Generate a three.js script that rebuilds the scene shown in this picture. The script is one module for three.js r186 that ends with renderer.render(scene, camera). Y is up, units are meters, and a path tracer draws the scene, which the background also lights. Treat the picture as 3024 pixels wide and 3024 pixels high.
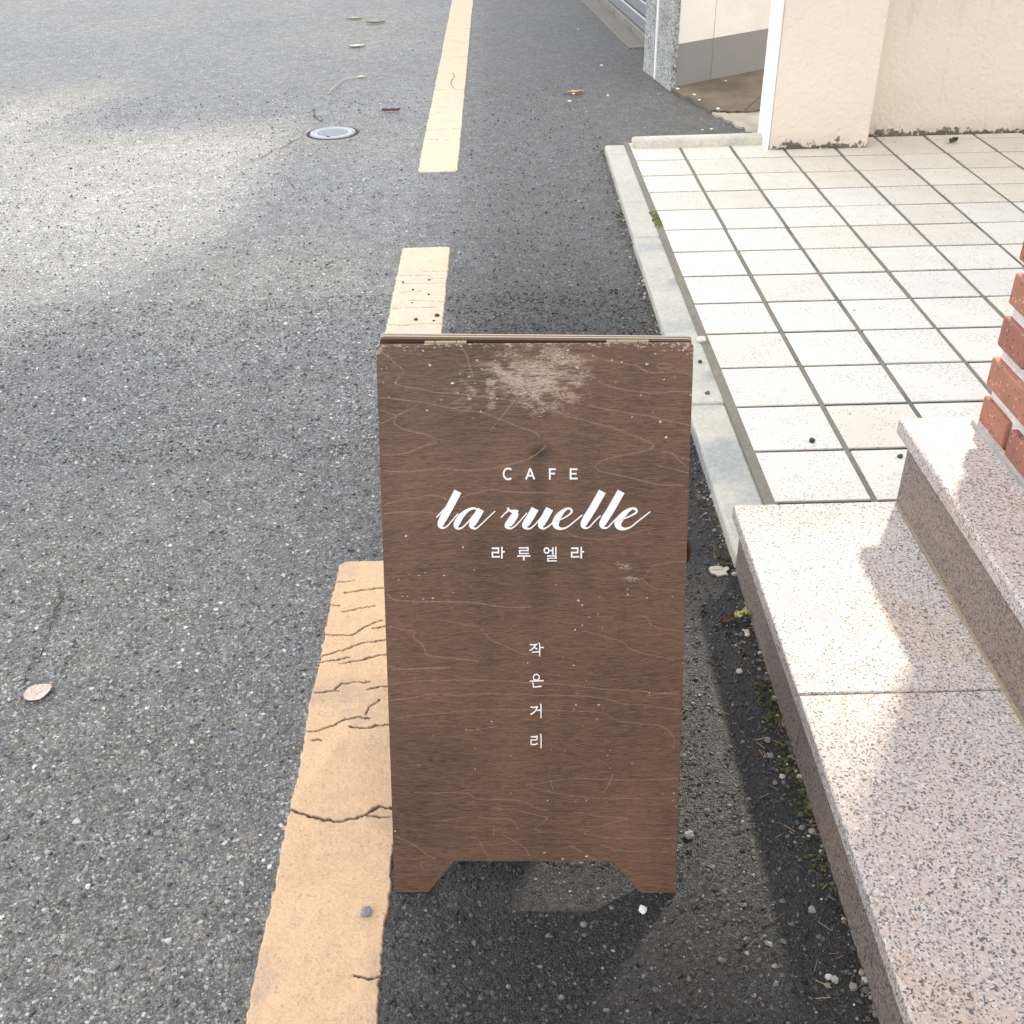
import * as THREE from 'three';
import { mergeGeometries } from 'three/addons/utils/BufferGeometryUtils.js';
import { RoundedBoxGeometry } from 'three/addons/geometries/RoundedBoxGeometry.js';

// ---------------------------------------------------------------- camera, sky, sun, exposure
const scene = new THREE.Scene();
const D2R = Math.PI / 180;
const camera = new THREE.PerspectiveCamera(51.7, 1, 0.05, 400);
{
  const pitch = 33.77 * D2R, yaw = 0.143 * D2R, roll = -1.404 * D2R;
  const F = new THREE.Vector3(Math.sin(yaw) * Math.cos(pitch), -Math.sin(pitch), -Math.cos(yaw) * Math.cos(pitch));
  const R0 = new THREE.Vector3(Math.cos(yaw), 0, Math.sin(yaw));
  const U0 = new THREE.Vector3().crossVectors(R0, F);
  const R = R0.clone().multiplyScalar(Math.cos(roll)).addScaledVector(U0, Math.sin(roll));
  const U = R0.clone().multiplyScalar(-Math.sin(roll)).addScaledVector(U0, Math.cos(roll));
  camera.quaternion.setFromRotationMatrix(new THREE.Matrix4().makeBasis(R, U, F.clone().negate()));
  camera.position.set(0, 1.18, 0);
}
scene.add(camera);

const renderer = new THREE.WebGLRenderer({ antialias: true });
renderer.toneMapping = THREE.LinearToneMapping;
renderer.toneMappingExposure = 1.95;
renderer.shadowMap.enabled = true;
renderer.shadowMap.type = THREE.PCFSoftShadowMap;

const SUN = new THREE.Vector3(0.385, 0.6, -0.70).normalize();
{
  const W = 128, H = 64, data = new Float32Array(W * H * 4);
  for (let j = 0; j < H; j++) {
    const el = ((j + 0.5) / H - 0.5) * Math.PI;
    for (let i = 0; i < W; i++) {
      const az = ((i + 0.5) / W - 0.5) * 2 * Math.PI;
      const d = new THREE.Vector3(Math.cos(az) * Math.cos(el), Math.sin(el), Math.sin(az) * Math.cos(el));
      const s = Math.max(0, d.dot(SUN)), up = Math.max(0, d.y);
      const glow = 0.55 * Math.pow(s, 6) + 0.25 * Math.pow(s, 2), low = Math.pow(1 - up, 3);
      const o = (j * W + i) * 4;
      data[o] = 0.93 + glow * 1.05 + low * 0.07;
      data[o + 1] = 0.95 + glow + low * 0.06;
      data[o + 2] = 1.015 + glow * 0.86;
      data[o + 3] = 1;
    }
  }
  const sky = new THREE.DataTexture(data, W, H, THREE.RGBAFormat, THREE.FloatType);
  sky.mapping = THREE.EquirectangularReflectionMapping;
  sky.magFilter = THREE.LinearFilter; sky.minFilter = THREE.LinearFilter; sky.needsUpdate = true;
  scene.background = sky; scene.environment = sky;
}
const sun = new THREE.DirectionalLight(new THREE.Color(1, 0.92, 0.78), 2.8);
sun.target.position.set(0, 0, -3); sun.position.copy(SUN).multiplyScalar(25).add(sun.target.position);
sun.castShadow = true; sun.shadow.mapSize.set(4096, 4096); sun.shadow.radius = 6;
Object.assign(sun.shadow.camera, { left: -12, right: 12, top: 12, bottom: -12, near: 1, far: 60 });
scene.add(sun, sun.target);

// ---------------------------------------------------------------- helpers
function rng(seed) { let s = seed >>> 0; return () => { s = (s + 0x6d2b79f5) >>> 0; let t = Math.imul(s ^ (s >>> 15), 1 | s); t = (t + Math.imul(t ^ (t >>> 7), 61 | t)) ^ t; return ((t ^ (t >>> 14)) >>> 0) / 4294967296; }; }
function hash(x, y, s) { let h = Math.imul(x | 0, 374761393) ^ Math.imul(y | 0, 668265263) ^ Math.imul(s | 0, 2147483647 - 61); h = Math.imul(h ^ (h >>> 13), 1274126177); h ^= h >>> 16; return (h >>> 0) / 4294967296; }
const mod = (a, n) => ((a % n) + n) % n;
const clamp = (v, a = 0, b = 1) => Math.min(b, Math.max(a, v));
const smooth = (a, b, v) => { const t = clamp((v - a) / (b - a)); return t * t * (3 - 2 * t); };
const mix = (a, b, t) => a + (b - a) * t;
// value noise, periodic over n cells in x and m in y (0: not periodic)
function vnoise(x, y, s, n = 0, m = n) {
  const xi = Math.floor(x), yi = Math.floor(y), fx = x - xi, fy = y - yi, u = fx * fx * (3 - 2 * fx), v = fy * fy * (3 - 2 * fy);
  const w = (i) => (n ? mod(i, n) : i), q = (i) => (m ? mod(i, m) : i);
  return mix(mix(hash(w(xi), q(yi), s), hash(w(xi + 1), q(yi), s), u), mix(hash(w(xi), q(yi + 1), s), hash(w(xi + 1), q(yi + 1), s), u), v);
}
function fbm(x, y, s, oct = 4, n = 0, m = n) { let a = 0, k = 0.5, t = 0; for (let i = 0; i < oct; i++) { a += k * vnoise(x, y, s + i * 17, n, m); t += k; k *= 0.5; x *= 2; y *= 2; n *= 2; m *= 2; } return a / t; }
// cellular noise on an n x m torus: nearest and second distance, id of the nearest cell
const CELL = { d1: 0, d2: 0, id: 0, dx: 0, dy: 0 };
function cells(x, y, n, m, s) {
  const xi = Math.floor(x), yi = Math.floor(y);
  let d1 = 9, d2 = 9, id = 0, bx = 0, by = 0;
  for (let j = -1; j <= 1; j++) for (let i = -1; i <= 1; i++) {
    const cx = mod(xi + i, n), cy = mod(yi + j, m);
    const px = xi + i + 0.1 + 0.8 * hash(cx, cy, s) - x, py = yi + j + 0.1 + 0.8 * hash(cx, cy, s + 7) - y;
    const d = px * px + py * py;
    if (d < d1) { d2 = d1; d1 = d; id = cy * n + cx; bx = px; by = py; } else if (d < d2) d2 = d;
  }
  CELL.d1 = Math.sqrt(d1); CELL.d2 = Math.sqrt(d2); CELL.id = id; CELL.dx = bx; CELL.dy = by;
  return CELL;
}
const enc = (v) => { v = clamp(v); return 255 * (v <= 0.0031308 ? 12.92 * v : 1.055 * Math.pow(v, 1 / 2.4) - 0.055); };
// fn(u, v, out): out[0..2] linear colour, out[3] height 0..1
function makeTex(w, h, fn, { bump = true, wrapS = THREE.RepeatWrapping, wrapT = wrapS } = {}) {
  const c = new Uint8Array(w * h * 4), b = bump ? new Uint8Array(w * h * 4) : null, out = [0, 0, 0, 0.5];
  for (let j = 0; j < h; j++) for (let i = 0; i < w; i++) {
    fn((i + 0.5) / w, (j + 0.5) / h, out);
    const o = (j * w + i) * 4;
    c[o] = enc(out[0]); c[o + 1] = enc(out[1]); c[o + 2] = enc(out[2]); c[o + 3] = 255;
    if (b) { b[o] = b[o + 1] = b[o + 2] = 255 * clamp(out[3]); b[o + 3] = 255; }
  }
  const mk = (d, srgb) => { const t = new THREE.DataTexture(d, w, h, THREE.RGBAFormat); t.wrapS = wrapS; t.wrapT = wrapT; t.magFilter = THREE.LinearFilter; t.minFilter = THREE.LinearMipmapLinearFilter; t.generateMipmaps = true; if (srgb) t.colorSpace = THREE.SRGBColorSpace; t.needsUpdate = true; return t; };
  return { map: mk(c, true), bumpMap: b ? mk(b, false) : undefined };
}
function mat(tex, roughness, bumpScale = 0.001, extra = {}) {
  return new THREE.MeshStandardMaterial({ map: tex?.map ?? null, bumpMap: bumpScale ? tex?.bumpMap ?? null : null, bumpScale, roughness, ...extra });
}
const lin = (r, g, b) => new THREE.Color().setRGB(r, g, b);
// uv in metres / scale from the dominant axis of each face
function boxUV(g, scale = 1, ox = 0, oy = 0) {
  if (g.index) g = g.toNonIndexed();
  const p = g.attributes.position, uv = new Float32Array(p.count * 2), a = new THREE.Vector3(), b = new THREE.Vector3(), c = new THREE.Vector3(), n = new THREE.Vector3();
  for (let i = 0; i < p.count; i += 3) {
    a.fromBufferAttribute(p, i); b.fromBufferAttribute(p, i + 1); c.fromBufferAttribute(p, i + 2);
    n.subVectors(b, a).cross(c.clone().sub(a));
    const x = Math.abs(n.x), y = Math.abs(n.y), z = Math.abs(n.z);
    [a, b, c].forEach((v, k) => {
      const [s, t] = y >= x && y >= z ? [v.x, -v.z] : x >= z ? [v.z, v.y] : [v.x, v.y];
      uv[(i + k) * 2] = s / scale + ox; uv[(i + k) * 2 + 1] = t / scale + oy;
    });
  }
  g.setAttribute('uv', new THREE.BufferAttribute(uv, 2));
  return g;
}
const rbox = (w, h, d, r = 0.003) => new RoundedBoxGeometry(w, h, d, 1, Math.min(r, w / 2.2, h / 2.2, d / 2.2));
const moved = (g, x, y, z) => g.translate(x, y, z);
const numbers = {};
function numbered(name) { const n = numbers[name] = (numbers[name] ?? -1) + 1; return n ? `${name}_${String(n).padStart(3, '0')}` : name; }
function mesh(name, geo, m, parent) { const o = new THREE.Mesh(geo, m); o.name = parent === scene ? numbered(name) : name; o.castShadow = o.receiveShadow = true; parent.add(o); return o; }
function tag(o, label, category, group) { o.userData.label = label; if (category) o.userData.category = category; if (group) o.userData.group = group; return o; }
function struct(o) { o.userData.kind = 'structure'; return o; }
function stuff(o) { o.userData.kind = 'stuff'; return o; }
function thing(name, label, category, x = 0, y = 0, z = 0, group) { const o = new THREE.Group(); o.name = numbered(name); o.position.set(x, y, z); scene.add(o); return tag(o, label, category, group); }
function instanced(name, geo, m, list, parent) {      // list of {p:[x,y,z], s:[..], e:[..], c:Color}
  const o = new THREE.InstancedMesh(geo, m, list.length), M = new THREE.Matrix4(), q = new THREE.Quaternion(), e = new THREE.Euler();
  list.forEach((k, i) => { M.compose(new THREE.Vector3(...k.p), q.setFromEuler(e.set(...k.e)), new THREE.Vector3(...k.s)); o.setMatrixAt(i, M); if (k.c) o.setColorAt(i, k.c); });
  o.name = parent === scene ? numbered(name) : name; o.castShadow = o.receiveShadow = true; parent.add(o);
  return stuff(o);
}
// a lumpy stone of about unit radius
function lump(seed, detail = 1, rough = 0.3) {
  const g = new THREE.IcosahedronGeometry(1, detail), p = g.attributes.position, v = new THREE.Vector3();
  for (let i = 0; i < p.count; i++) {
    v.fromBufferAttribute(p, i);
    const k = 1 - rough + 2 * rough * hash(Math.round(v.x * 50), Math.round(v.y * 50) * 131 + Math.round(v.z * 50), seed);
    p.setXYZ(i, v.x * k, v.y * k, v.z * k);
  }
  g.computeVertexNormals();
  return g;
}
const pts2 = (text) => text.trim().split(/\s+/).map((q) => q.split(',').map(Number));
const GRAIN_LINES = [
'-178.7,702.6 -170.0,695.9 -160.2,687.0 -153.7,681.4 -150.5,675.2 -156.3,670.3 -159.8,663.6 -149.8,660.2 -133.1,657.2 -112.9,652.6 -95.0,651.7 -72.6,648.7 -50.1,646.3 -29.9,644.0 -16.4,642.3',
'-178.4,646.9 -162.6,645.7 -144.7,643.3 -122.2,639.9 -99.8,635.2 -81.8,631.8 -61.6,629.4 -45.8,623.7 -34.6,619.8 -21.1,613.4 -7.6,608.8 2.6,605.3 7.1,598.4',
'-178.9,632.2 -167.7,628.7 -161.0,625.3 -163.5,618.5 -160.2,613.9 -150.2,609.3 -136.7,605.8 -123.1,602.4 -116.4,597.8 -115.4,593.2 -125.7,590.9 -134.9,587.5 -146.4,582.9 -160.1,580.0 -178.4,579.1',
'-176.8,559.9 -153.9,559.1 -133.3,560.4 -112.7,562.7 -92.1,561.2 -71.6,560.7 -51.0,562.5 -32.7,566.4 -16.8,570.9 -3.1,575.5 8.3,583.5 13.9,589.2',
'26.3,630.2 39.8,624.5 57.8,619.9 73.6,615.3 91.7,610.7 109.9,604.2 123.5,599.1 134.9,593.4 140.7,589.9 137.4,585.4 126.1,582.0 108.1,578.6 92.3,575.2 81.0,571.8 73.1,566.0 76.6,560.2 88.0,556.7 104.0,553.2 120.0,549.6 136.0,544.9 154.4,541.8 177.1,541.3',
'68.2,693.7 83.9,689.2 101.7,685.8 119.5,682.4 128.5,676.8 141.9,674.5 159.7,675.1 173.0,675.5 182.1,671.0',
'142.8,683.4 150.6,684.9 160.6,682.2 150.7,679.6 141.8,681.2 142.8,683.4',
'75.3,664.8 88.7,659.1 106.7,654.6 124.6,652.3 142.5,650.6 160.3,652.8 182.7,652.0',
'62.2,636.8 80.2,633.4 100.4,629.9 118.4,626.4 136.5,624.1 152.3,619.5 170.4,616.0 185.1,612.6',
'-178.2,518.9 -159.5,524.7 -141.0,527.0 -124.9,530.5 -113.4,529.3 -104.3,525.7',
'-88.2,526.9 -76.6,531.5 -65.1,533.8 -51.3,537.3 -33.0,534.9 -5.5,533.7 17.4,532.9',
'-82.9,704.3 -77.4,696.6 -75.3,687.7 -72.1,678.8 -70.0,669.9',
'-179.2,507.8 -161.3,509.9 -142.4,510.3 -119.4,508.7 -100.5,507.6',
'-178.4,406.9 -168.9,400.2 -141.2,397.9 -111.2,397.9 -77.0,396.7 -47.1,392.2 -21.5,389.9 -4.4,391.0',
'-176.5,366.4 -159.4,361.9 -146.5,359.6 -148.8,352.8 -142.5,347.1 -136.2,341.4 -132.1,329.9 -117.0,326.5 -95.4,324.2 -69.5,320.7',
'-105.3,373.1 -86.0,368.6 -68.9,365.2 -60.4,357.2 -51.9,348.1 -34.7,340.2 -15.3,331.0 8.4,327.6',
'-180.3,315.0 -163.0,310.4 -134.8,311.5 -104.3,312.0',
'39.0,487.8 45.4,481.3 58.0,478.0 76.9,476.2 100.0,476.8 114.6,482.2 127.1,486.5 143.8,488.6',
'102.9,426.4 115.6,428.6 130.5,426.4 140.7,439.6 147.0,444.0 165.8,447.2 184.8,448.3',
'130.5,426.4 137.0,419.8 147.7,414.2 166.8,411.9 181.7,409.7',
'125.1,379.6 137.9,377.4 142.4,368.4 155.4,362.7 181.1,359.7',
'59.0,360.5 78.4,354.9 95.6,350.3 110.8,344.6 115.2,338.9 130.4,332.1 149.8,327.5 173.7,321.7',
'-181.1,289.8 -157.0,293.3 -135.2,294.9 -102.5,295.6 -69.8,296.1 -37.2,294.4 -4.6,292.1 28.0,290.9 60.6,286.8 93.2,283.5 125.8,281.6 180.2,277.0',
'-179.6,268.8 -151.0,272.3 -129.0,277.5 -96.3,275.1 -70.1,277.7 -26.5,277.0 17.1,275.1 60.7,274.7 93.4,270.0 110.9,264.2 137.1,262.5 180.8,256.0',
'-178.2,242.9 -147.3,248.8 -109.9,252.4 -70.4,255.9 -15.6,256.4 39.0,254.8 82.7,252.4 104.8,241.9 137.6,237.2 157.4,234.8 168.5,227.7 175.3,218.2 174.7,204.0',
'-176.1,309.5 -156.5,310.7 -134.8,311.1 -108.7,312.3',
'-152.3,143.7 -127.8,142.0 -105.4,143.3 -85.3,142.1 -72.0,134.7 -45.2,133.6 -16.1,131.2 1.7,122.6 17.4,117.7',
'-9.4,153.6 17.3,158.1 50.6,162.9 83.9,161.8 128.3,161.1 181.4,163.1',
'-4.9,151.9 17.3,144.7 50.8,138.6 95.4,135.0 173.2,136.4',
'-117.4,103.9 -83.6,108.9 -49.9,106.5 -29.7,105.3 -23.0,96.6 -20.8,90.4',
'-49.8,121.3 -16.2,116.4 8.4,110.3 16.3,106.6 8.4,99.2 1.7,93.0 8.4,88.0',
'51.0,116.6 80.1,110.5 118.2,107.6 102.6,101.9 80.3,94.4 65.8,88.1 69.2,83.9 103.0,79.5 141.2,79.6 183.8,78.5',
'-178.9,80.1 -163.3,73.9 -149.9,65.2 -138.8,55.1 -128.7,50.1 -139.0,46.3 -147.1,41.7 -143.9,33.7',
'-88.5,81.6 -72.8,77.9 -68.4,69.1 -61.7,56.6 -57.3,46.5',
'-41.1,84.2 -20.9,71.7 -9.6,61.8 -5.1,47.9',
'44.5,69.4 62.7,59.4 80.9,46.9',
'85.1,69.5 119.0,60.8 182.1,59.7'];
const SCRATCH_LINES = [
'38.2,705.9 17.2,685.1 -0.7,667.4 -20.9,645.1 -41.4,619.1 -50.5,608.9',
'-179.4,616.3 -163.3,624.2 -149.5,630.9 -133.5,638.8',
'151.0,582.6 164.7,578.4 185.3,571.4',
'162.4,580.7 171.7,571.4 183.4,561.0',
'146.9,565.1 162.9,561.8 185.8,555.2',
'-86.2,227.6 -70.7,229.5 -48.7,233.5',
'100.4,170.3 95.1,155.7 88.6,143.6',
'20.7,160.5 24.0,148.3',
'-51.1,97.8 -52.4,81.7',
'139.0,274.7 160.6,278.2 180.1,280.5'];
const WORN_PATCHES = [
'-42.9,696.4 -20.6,702.9 17.1,704.9 52.7,695.9 64.0,676.0 57.5,660.4 44.2,640.3 17.3,631.4 -0.7,628.0 -12.0,640.5 -34.3,660.8 -49.8,678.7',
'-81.2,667.7 -67.8,665.4 -67.0,643.0 -79.4,644.2',
'-56.6,669.9 -45.4,667.6 -45.8,632.8 -54.8,631.7',
'-36.4,678.7 -33.0,678.6 -34.2,669.7 -36.4,670.9',
'94.2,446.3 102.6,448.9 113.2,444.0 115.5,436.3 102.7,439.7',
'103.0,425.3 115.6,429.7 128.4,426.0 115.7,423.1'];
const PAINT_CHIPS = [
'-120.0,684.6,2.0 -88.7,688.9,1.1 -85.6,674.4,1.1 -59.8,679.9,1.3 -74.5,671.0,1.6 -94.8,663.3,2.0 -88.2,652.1,1.8 -73.7,645.3,2.5 -107.5,644.3,1.4 -70.7,622.7,1.1',
'-95.4,631.8,1.1 -124.7,632.0,1.4 -168.2,647.9,1.6 -174.4,664.8,1.1 -160.9,664.7,1.1 -176.1,680.4,0.9 -170.5,681.5,0.9 -167.8,695.9,1.1 -44.1,689.8,1.1 -65.3,689.9,1.6',
'68.2,694.8,1.1 90.5,689.1,1.3 101.7,686.9,1.1 130.6,684.5,2.2 151.0,666.7,1.3 163.2,668.8,1.1 182.8,648.7,1.8 124.7,648.9,0.9 147.9,617.3,2.2 138.6,628.6,1.1',
'115.1,623.1,1.1 155.1,599.0,1.6 95.4,663.6,1.1 128.5,677.9,1.1 140.3,696.6,1.6 158.9,704.2,1.5 150.2,699.9,1.3 172.3,699.8,1.5 139.0,704.3,1.3 105.8,704.5,1.1',
'181.2,697.5,1.8 -142.0,700.2,1.1 -148.6,701.3,0.9 -127.4,701.2,1.6 -61.6,630.6,1.1 -42.3,645.1,1.1 33.8,692.7,1.6 50.6,680.5,2.4 39.3,700.4,1.8 30.4,702.7,1.3',
'26.7,418.8,1.3 79.9,403.2,0.9 113.8,413.1,1.5 137.4,402.4,1.5 113.9,406.5,1.1 168.1,404.2,1.3 54.4,398.8,1.7 58.8,393.2,1.5 67.4,377.4,1.5 78.1,381.9,1.3',
'59.0,367.3,1.3 50.5,361.7,1.7 83.7,362.8,1.1 48.6,314.9,1.1 155.4,599.7,1.0 148.8,617.3,1.8 181.0,534.6,1.0 -153.8,480.7,1.7 -131.7,434.6,1.5 -150.9,432.4,1.1',
'-139.2,431.3,1.3 -108.4,431.2,1.5 -163.9,425.8,1.7 -170.2,428.0,0.9 -85.5,466.4,1.3 -134.7,401.3,1.9 -122.9,402.4,1.7 -72.2,437.8,1.3 -160.2,404.6,1.1 -153.8,404.6,1.1',
'-76.7,416.8,0.9 -98.2,409.0,1.3 -7.8,318.7,1.1 30.1,302.5,1.1 49.5,315.2,1.1 64.8,295.6,1.1 54.1,278.2,1.1 52.1,263.0,1.3 80.4,263.0,1.3 86.0,257.1,1.5',
'78.5,244.2,1.3 49.9,257.1,1.3 31.4,250.1,0.9 -53.0,240.6,1.1 -85.0,229.5,1.3 -70.7,231.1,1.1 -127.0,221.6,0.7 -127.4,206.1,0.9 -74.4,203.7,1.1 -74.8,175.4,1.3',
'-29.2,194.2,0.9 -29.5,142.2,0.9 61.1,234.8,1.1 53.5,222.9,1.1 21.7,202.6,1.3 39.3,201.4,0.9 89.8,214.6,0.9 95.5,201.5,0.9 92.3,194.3,1.1 123.4,183.6,1.1',
'95.9,177.5,1.1 27.3,165.8,0.9 17.4,132.4,1.3 66.5,132.5,1.1 53.1,130.1,0.9 120.8,146.0,1.1 163.1,141.2,0.9 177.5,142.5,1.3 176.7,132.7,1.1 180.3,124.2,1.1',
'13.0,58.0,1.8 36.7,49.3,2.3 67.2,53.2,1.8 -178.7,88.8,1.6 -145.8,180.8,0.9 143.2,278.6,1.3 164.2,225.3,0.9 34.4,312.9,0.6 84.1,316.3,0.9'];
const LETTERS = {
  latin: [
    ['-26.34,561.05,2.49 -28.12,562.35,2.49 -30.18,562.75,2.49 -32.22,562.20,2.49 -33.94,560.76,2.49 -35.09,558.66,2.49 -35.51,556.19,2.49 -35.13,553.72,2.49 -34.01,551.60,2.49 -32.30,550.15,2.49 -30.27,549.58,2.49 -28.20,549.96,2.49 -26.40,551.26,2.49'],
    ['-9.14,549.51,2.49 -4.12,562.67,2.49', '-4.12,562.67,2.49 0.83,549.47,2.49', '-7.30,553.90,2.16 -0.99,553.88,2.16'],
    ['19.07,562.76,2.48 19.10,549.25,2.49', '18.58,561.58,2.32 26.36,561.56,2.32', '18.59,556.35,2.32 25.22,556.33,2.32'],
    ['43.58,562.68,2.48 43.67,549.17,2.49', '43.09,561.50,2.32 51.70,561.47,2.32', '43.12,556.10,2.32 50.75,556.08,2.32', '43.16,550.36,2.32 51.95,550.33,2.32']],
  script: [
    ['-90.05,535.14,7.68 -95.76,524.40,7.69 -101.84,513.27,7.71 -107.40,503.82,7.72 -110.90,496.92,7.06 -111.32,492.94,5.38 -109.35,490.69,3.03 -104.79,491.72,1.85 -98.77,498.10,1.68 -90.20,508.08,1.51', '-116.31,503.32,1.51 -110.29,509.85,1.85 -103.44,517.05,2.01'],
    ['-65.84,511.45,2.35 -69.99,514.39,2.68 -75.02,513.88,3.35 -80.93,510.46,4.36 -86.90,504.63,5.71 -91.22,497.74,6.39 -92.99,492.90,5.38 -90.52,489.78,3.03 -85.45,490.98,2.02 -78.62,497.70,1.85 -70.08,508.03,2.01', '-62.97,513.16,7.03 -67.08,506.30,7.38 -71.04,499.41,7.39 -73.97,494.23,6.39 -73.34,490.95,4.04 -69.49,489.72,2.35 -63.55,494.21,1.68 -55.05,502.47,1.51 -45.91,511.06,1.34'],
    ['-39.11,503.12,1.51 -34.89,507.59,1.68 -30.17,512.22,2.34 -30.82,515.14,2.68', '-31.15,514.45,2.68 -27.33,511.01,3.35 -22.31,510.48,4.35 -19.47,508.75,5.69', '-20.64,509.61,5.02 -23.18,504.80,7.37 -27.41,498.44,7.72 -31.30,493.26,6.38 -30.31,490.49,3.70 -25.78,490.14,2.02 -18.19,496.69,1.68 -8.09,508.72,1.67'],
    ['1.62,513.84,7.69 -3.08,505.27,7.70 -7.28,498.38,7.71 -10.48,493.21,6.38 -9.49,490.27,3.69 -3.95,489.74,2.02 3.61,496.63,1.68 13.66,509.52,1.67', '19.00,513.80,7.69 14.50,505.22,7.70 11.16,499.20,7.71 8.65,493.51,6.37 9.65,490.22,3.69 14.52,490.04,2.01 23.73,497.44,1.68 32.91,505.69,1.51'],
    ['25.40,498.30,1.51 32.93,500.87,1.67 40.44,505.15,2.01 45.09,509.43,2.67 44.07,513.21,3.01 39.55,513.74,3.01 33.73,509.47,4.68 28.40,502.60,6.70 26.08,495.71,7.04 27.94,491.21,5.03 32.98,489.12,3.02 40.52,491.35,2.01 48.85,498.24,1.67 57.99,505.96,1.50'],
    ['81.51,534.63,7.65 75.66,523.91,7.66 69.62,512.80,7.68 63.87,503.37,7.69 60.26,496.49,7.03 59.45,492.52,5.36 61.82,490.09,3.02 66.51,491.12,1.84 72.30,497.66,1.67 79.73,505.05,1.50'],
    ['103.78,534.56,7.64 97.97,523.84,7.66 91.98,512.74,7.68 86.27,503.31,7.69 82.69,496.43,7.03 81.91,492.46,5.36 84.28,490.04,3.02 88.96,491.06,1.84 94.72,497.60,1.67 102.12,504.99,1.50'],
    ['97.38,498.63,1.51 105.71,500.68,1.67 115.65,504.95,2.17 122.24,509.23,3.00 121.16,513.00,3.33 116.32,513.53,3.33 109.73,509.26,5.01 103.18,501.54,7.02 100.45,495.18,7.36 102.53,490.68,5.36 108.43,488.77,3.35 115.92,491.17,2.01 124.14,498.05,1.67 138.90,509.87,1.50']],
  hangul_bold: [
    ['-50.41,465.15,2.20 -42.30,465.13,2.19', '-42.46,466.18,2.19 -42.53,458.84,2.20', '-50.12,459.90,2.03 -42.01,459.89,2.03', '-49.78,460.78,2.20 -49.85,453.77,2.20', '-50.69,454.48,2.03 -40.71,454.63,2.03', '-38.24,466.70,2.19 -38.36,452.34,2.20', '-38.63,460.76,2.20 -34.91,460.75,2.20'],
    ['-17.83,465.60,1.69 -6.19,465.58,1.69', '-7.03,466.28,2.19 -7.04,461.39,2.19', '-17.84,462.29,1.52 -6.20,462.26,1.52', '-16.83,462.98,2.19 -16.85,457.91,2.20', '-17.69,458.61,1.69 -5.70,458.59,1.69', '-20.07,455.46,1.86 -3.85,455.43,1.86', '-11.96,455.45,2.37 -11.98,450.19,2.37'],
    ['18.27,462.21,1.86 17.88,460.64,1.86 16.84,459.49,1.86 15.40,459.07,1.86 13.97,459.49,1.86 12.92,460.65,1.86 12.53,462.22,1.86 12.91,463.79,1.86 13.96,464.94,1.85 15.39,465.36,1.85 16.83,464.93,1.85 17.88,463.78,1.85 18.27,462.21,1.86', '19.45,462.20,1.86 22.82,462.20,1.86', '22.98,466.21,2.02 23.00,456.78,2.03', '26.51,466.55,2.02 26.55,456.77,2.03', '15.91,455.39,1.52 27.56,455.54,1.52', '26.72,456.07,1.86 26.73,452.21,1.86', '16.09,452.59,1.35 27.24,452.56,1.35', '17.10,453.11,1.86 17.11,449.07,1.86', '16.09,449.25,1.52 27.92,449.40,1.52'],
    ['44.89,464.94,2.19 52.97,464.93,2.19', '52.80,465.97,2.19 52.86,458.64,2.19', '45.26,459.70,2.02 53.35,459.69,2.02', '45.59,460.58,2.19 45.64,453.58,2.19', '44.79,454.28,2.03 54.75,454.43,2.03', '57.00,466.49,2.19 57.13,452.15,2.19', '56.72,460.55,2.19 60.43,460.54,2.19']],
  hangul_thin: [
    ['-5.18,342.46,1.16 0.15,342.25,1.55 4.23,343.07,1.65', '2.58,342.66,1.55 0.34,339.38,1.55 -2.28,336.60,1.55 -5.39,334.75,1.55', '-0.63,338.97,0.78 1.60,338.14,1.36 4.32,336.60,1.94', '6.17,345.01,1.45 7.13,341.22,1.65 7.13,327.33,1.56', '7.23,338.14,1.26 10.33,338.96,1.65 12.18,338.34,1.75', '-2.48,332.59,1.36 7.42,333.41,1.55'],
    ['6.74,299.88,1.47 6.42,298.35,1.47 5.51,297.09,1.47 4.17,296.31,1.47 2.64,296.15,1.47 1.17,296.63,1.47 0.02,297.67,1.47 -0.60,299.10,1.47 -0.60,300.66,1.47 0.03,302.08,1.46 1.17,303.12,1.46 2.64,303.60,1.46 4.18,303.44,1.46 5.51,302.66,1.46 6.42,301.40,1.46 6.74,299.88,1.47', '3.23,304.56,0.78 3.23,303.21,1.37', '-5.48,294.67,1.17 3.02,294.98,1.56 12.02,295.19,1.95', '-2.36,292.58,1.57 -0.89,291.33,1.76 -0.90,287.88,1.57 -0.31,286.94,1.57', '-1.10,286.84,1.47 4.00,287.36,1.66 9.57,287.88,1.76'],
    ['-4.48,260.25,1.28 0.04,259.83,1.67 4.77,260.68,1.77', '3.98,260.26,1.57 2.50,256.35,1.67 -0.46,252.65,1.58 -4.30,250.32,1.68', '3.48,255.61,1.18 8.11,256.24,1.48', '7.42,263.74,1.57 8.70,262.16,1.77 8.70,245.44,1.48'],
    ['-4.37,220.40,1.29 -0.01,220.19,1.58 4.55,220.94,1.78', '3.95,220.73,1.58 3.75,216.23,1.59', '-4.38,216.01,1.29 -0.02,215.80,1.49 3.95,216.45,1.49', '-3.78,215.80,1.59 -3.79,210.00,1.59', '-3.99,210.00,1.39 0.97,209.79,1.59 4.74,211.30,1.79', '7.42,223.08,1.58 8.70,221.80,1.78 8.71,204.86,1.49']],
};

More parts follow.
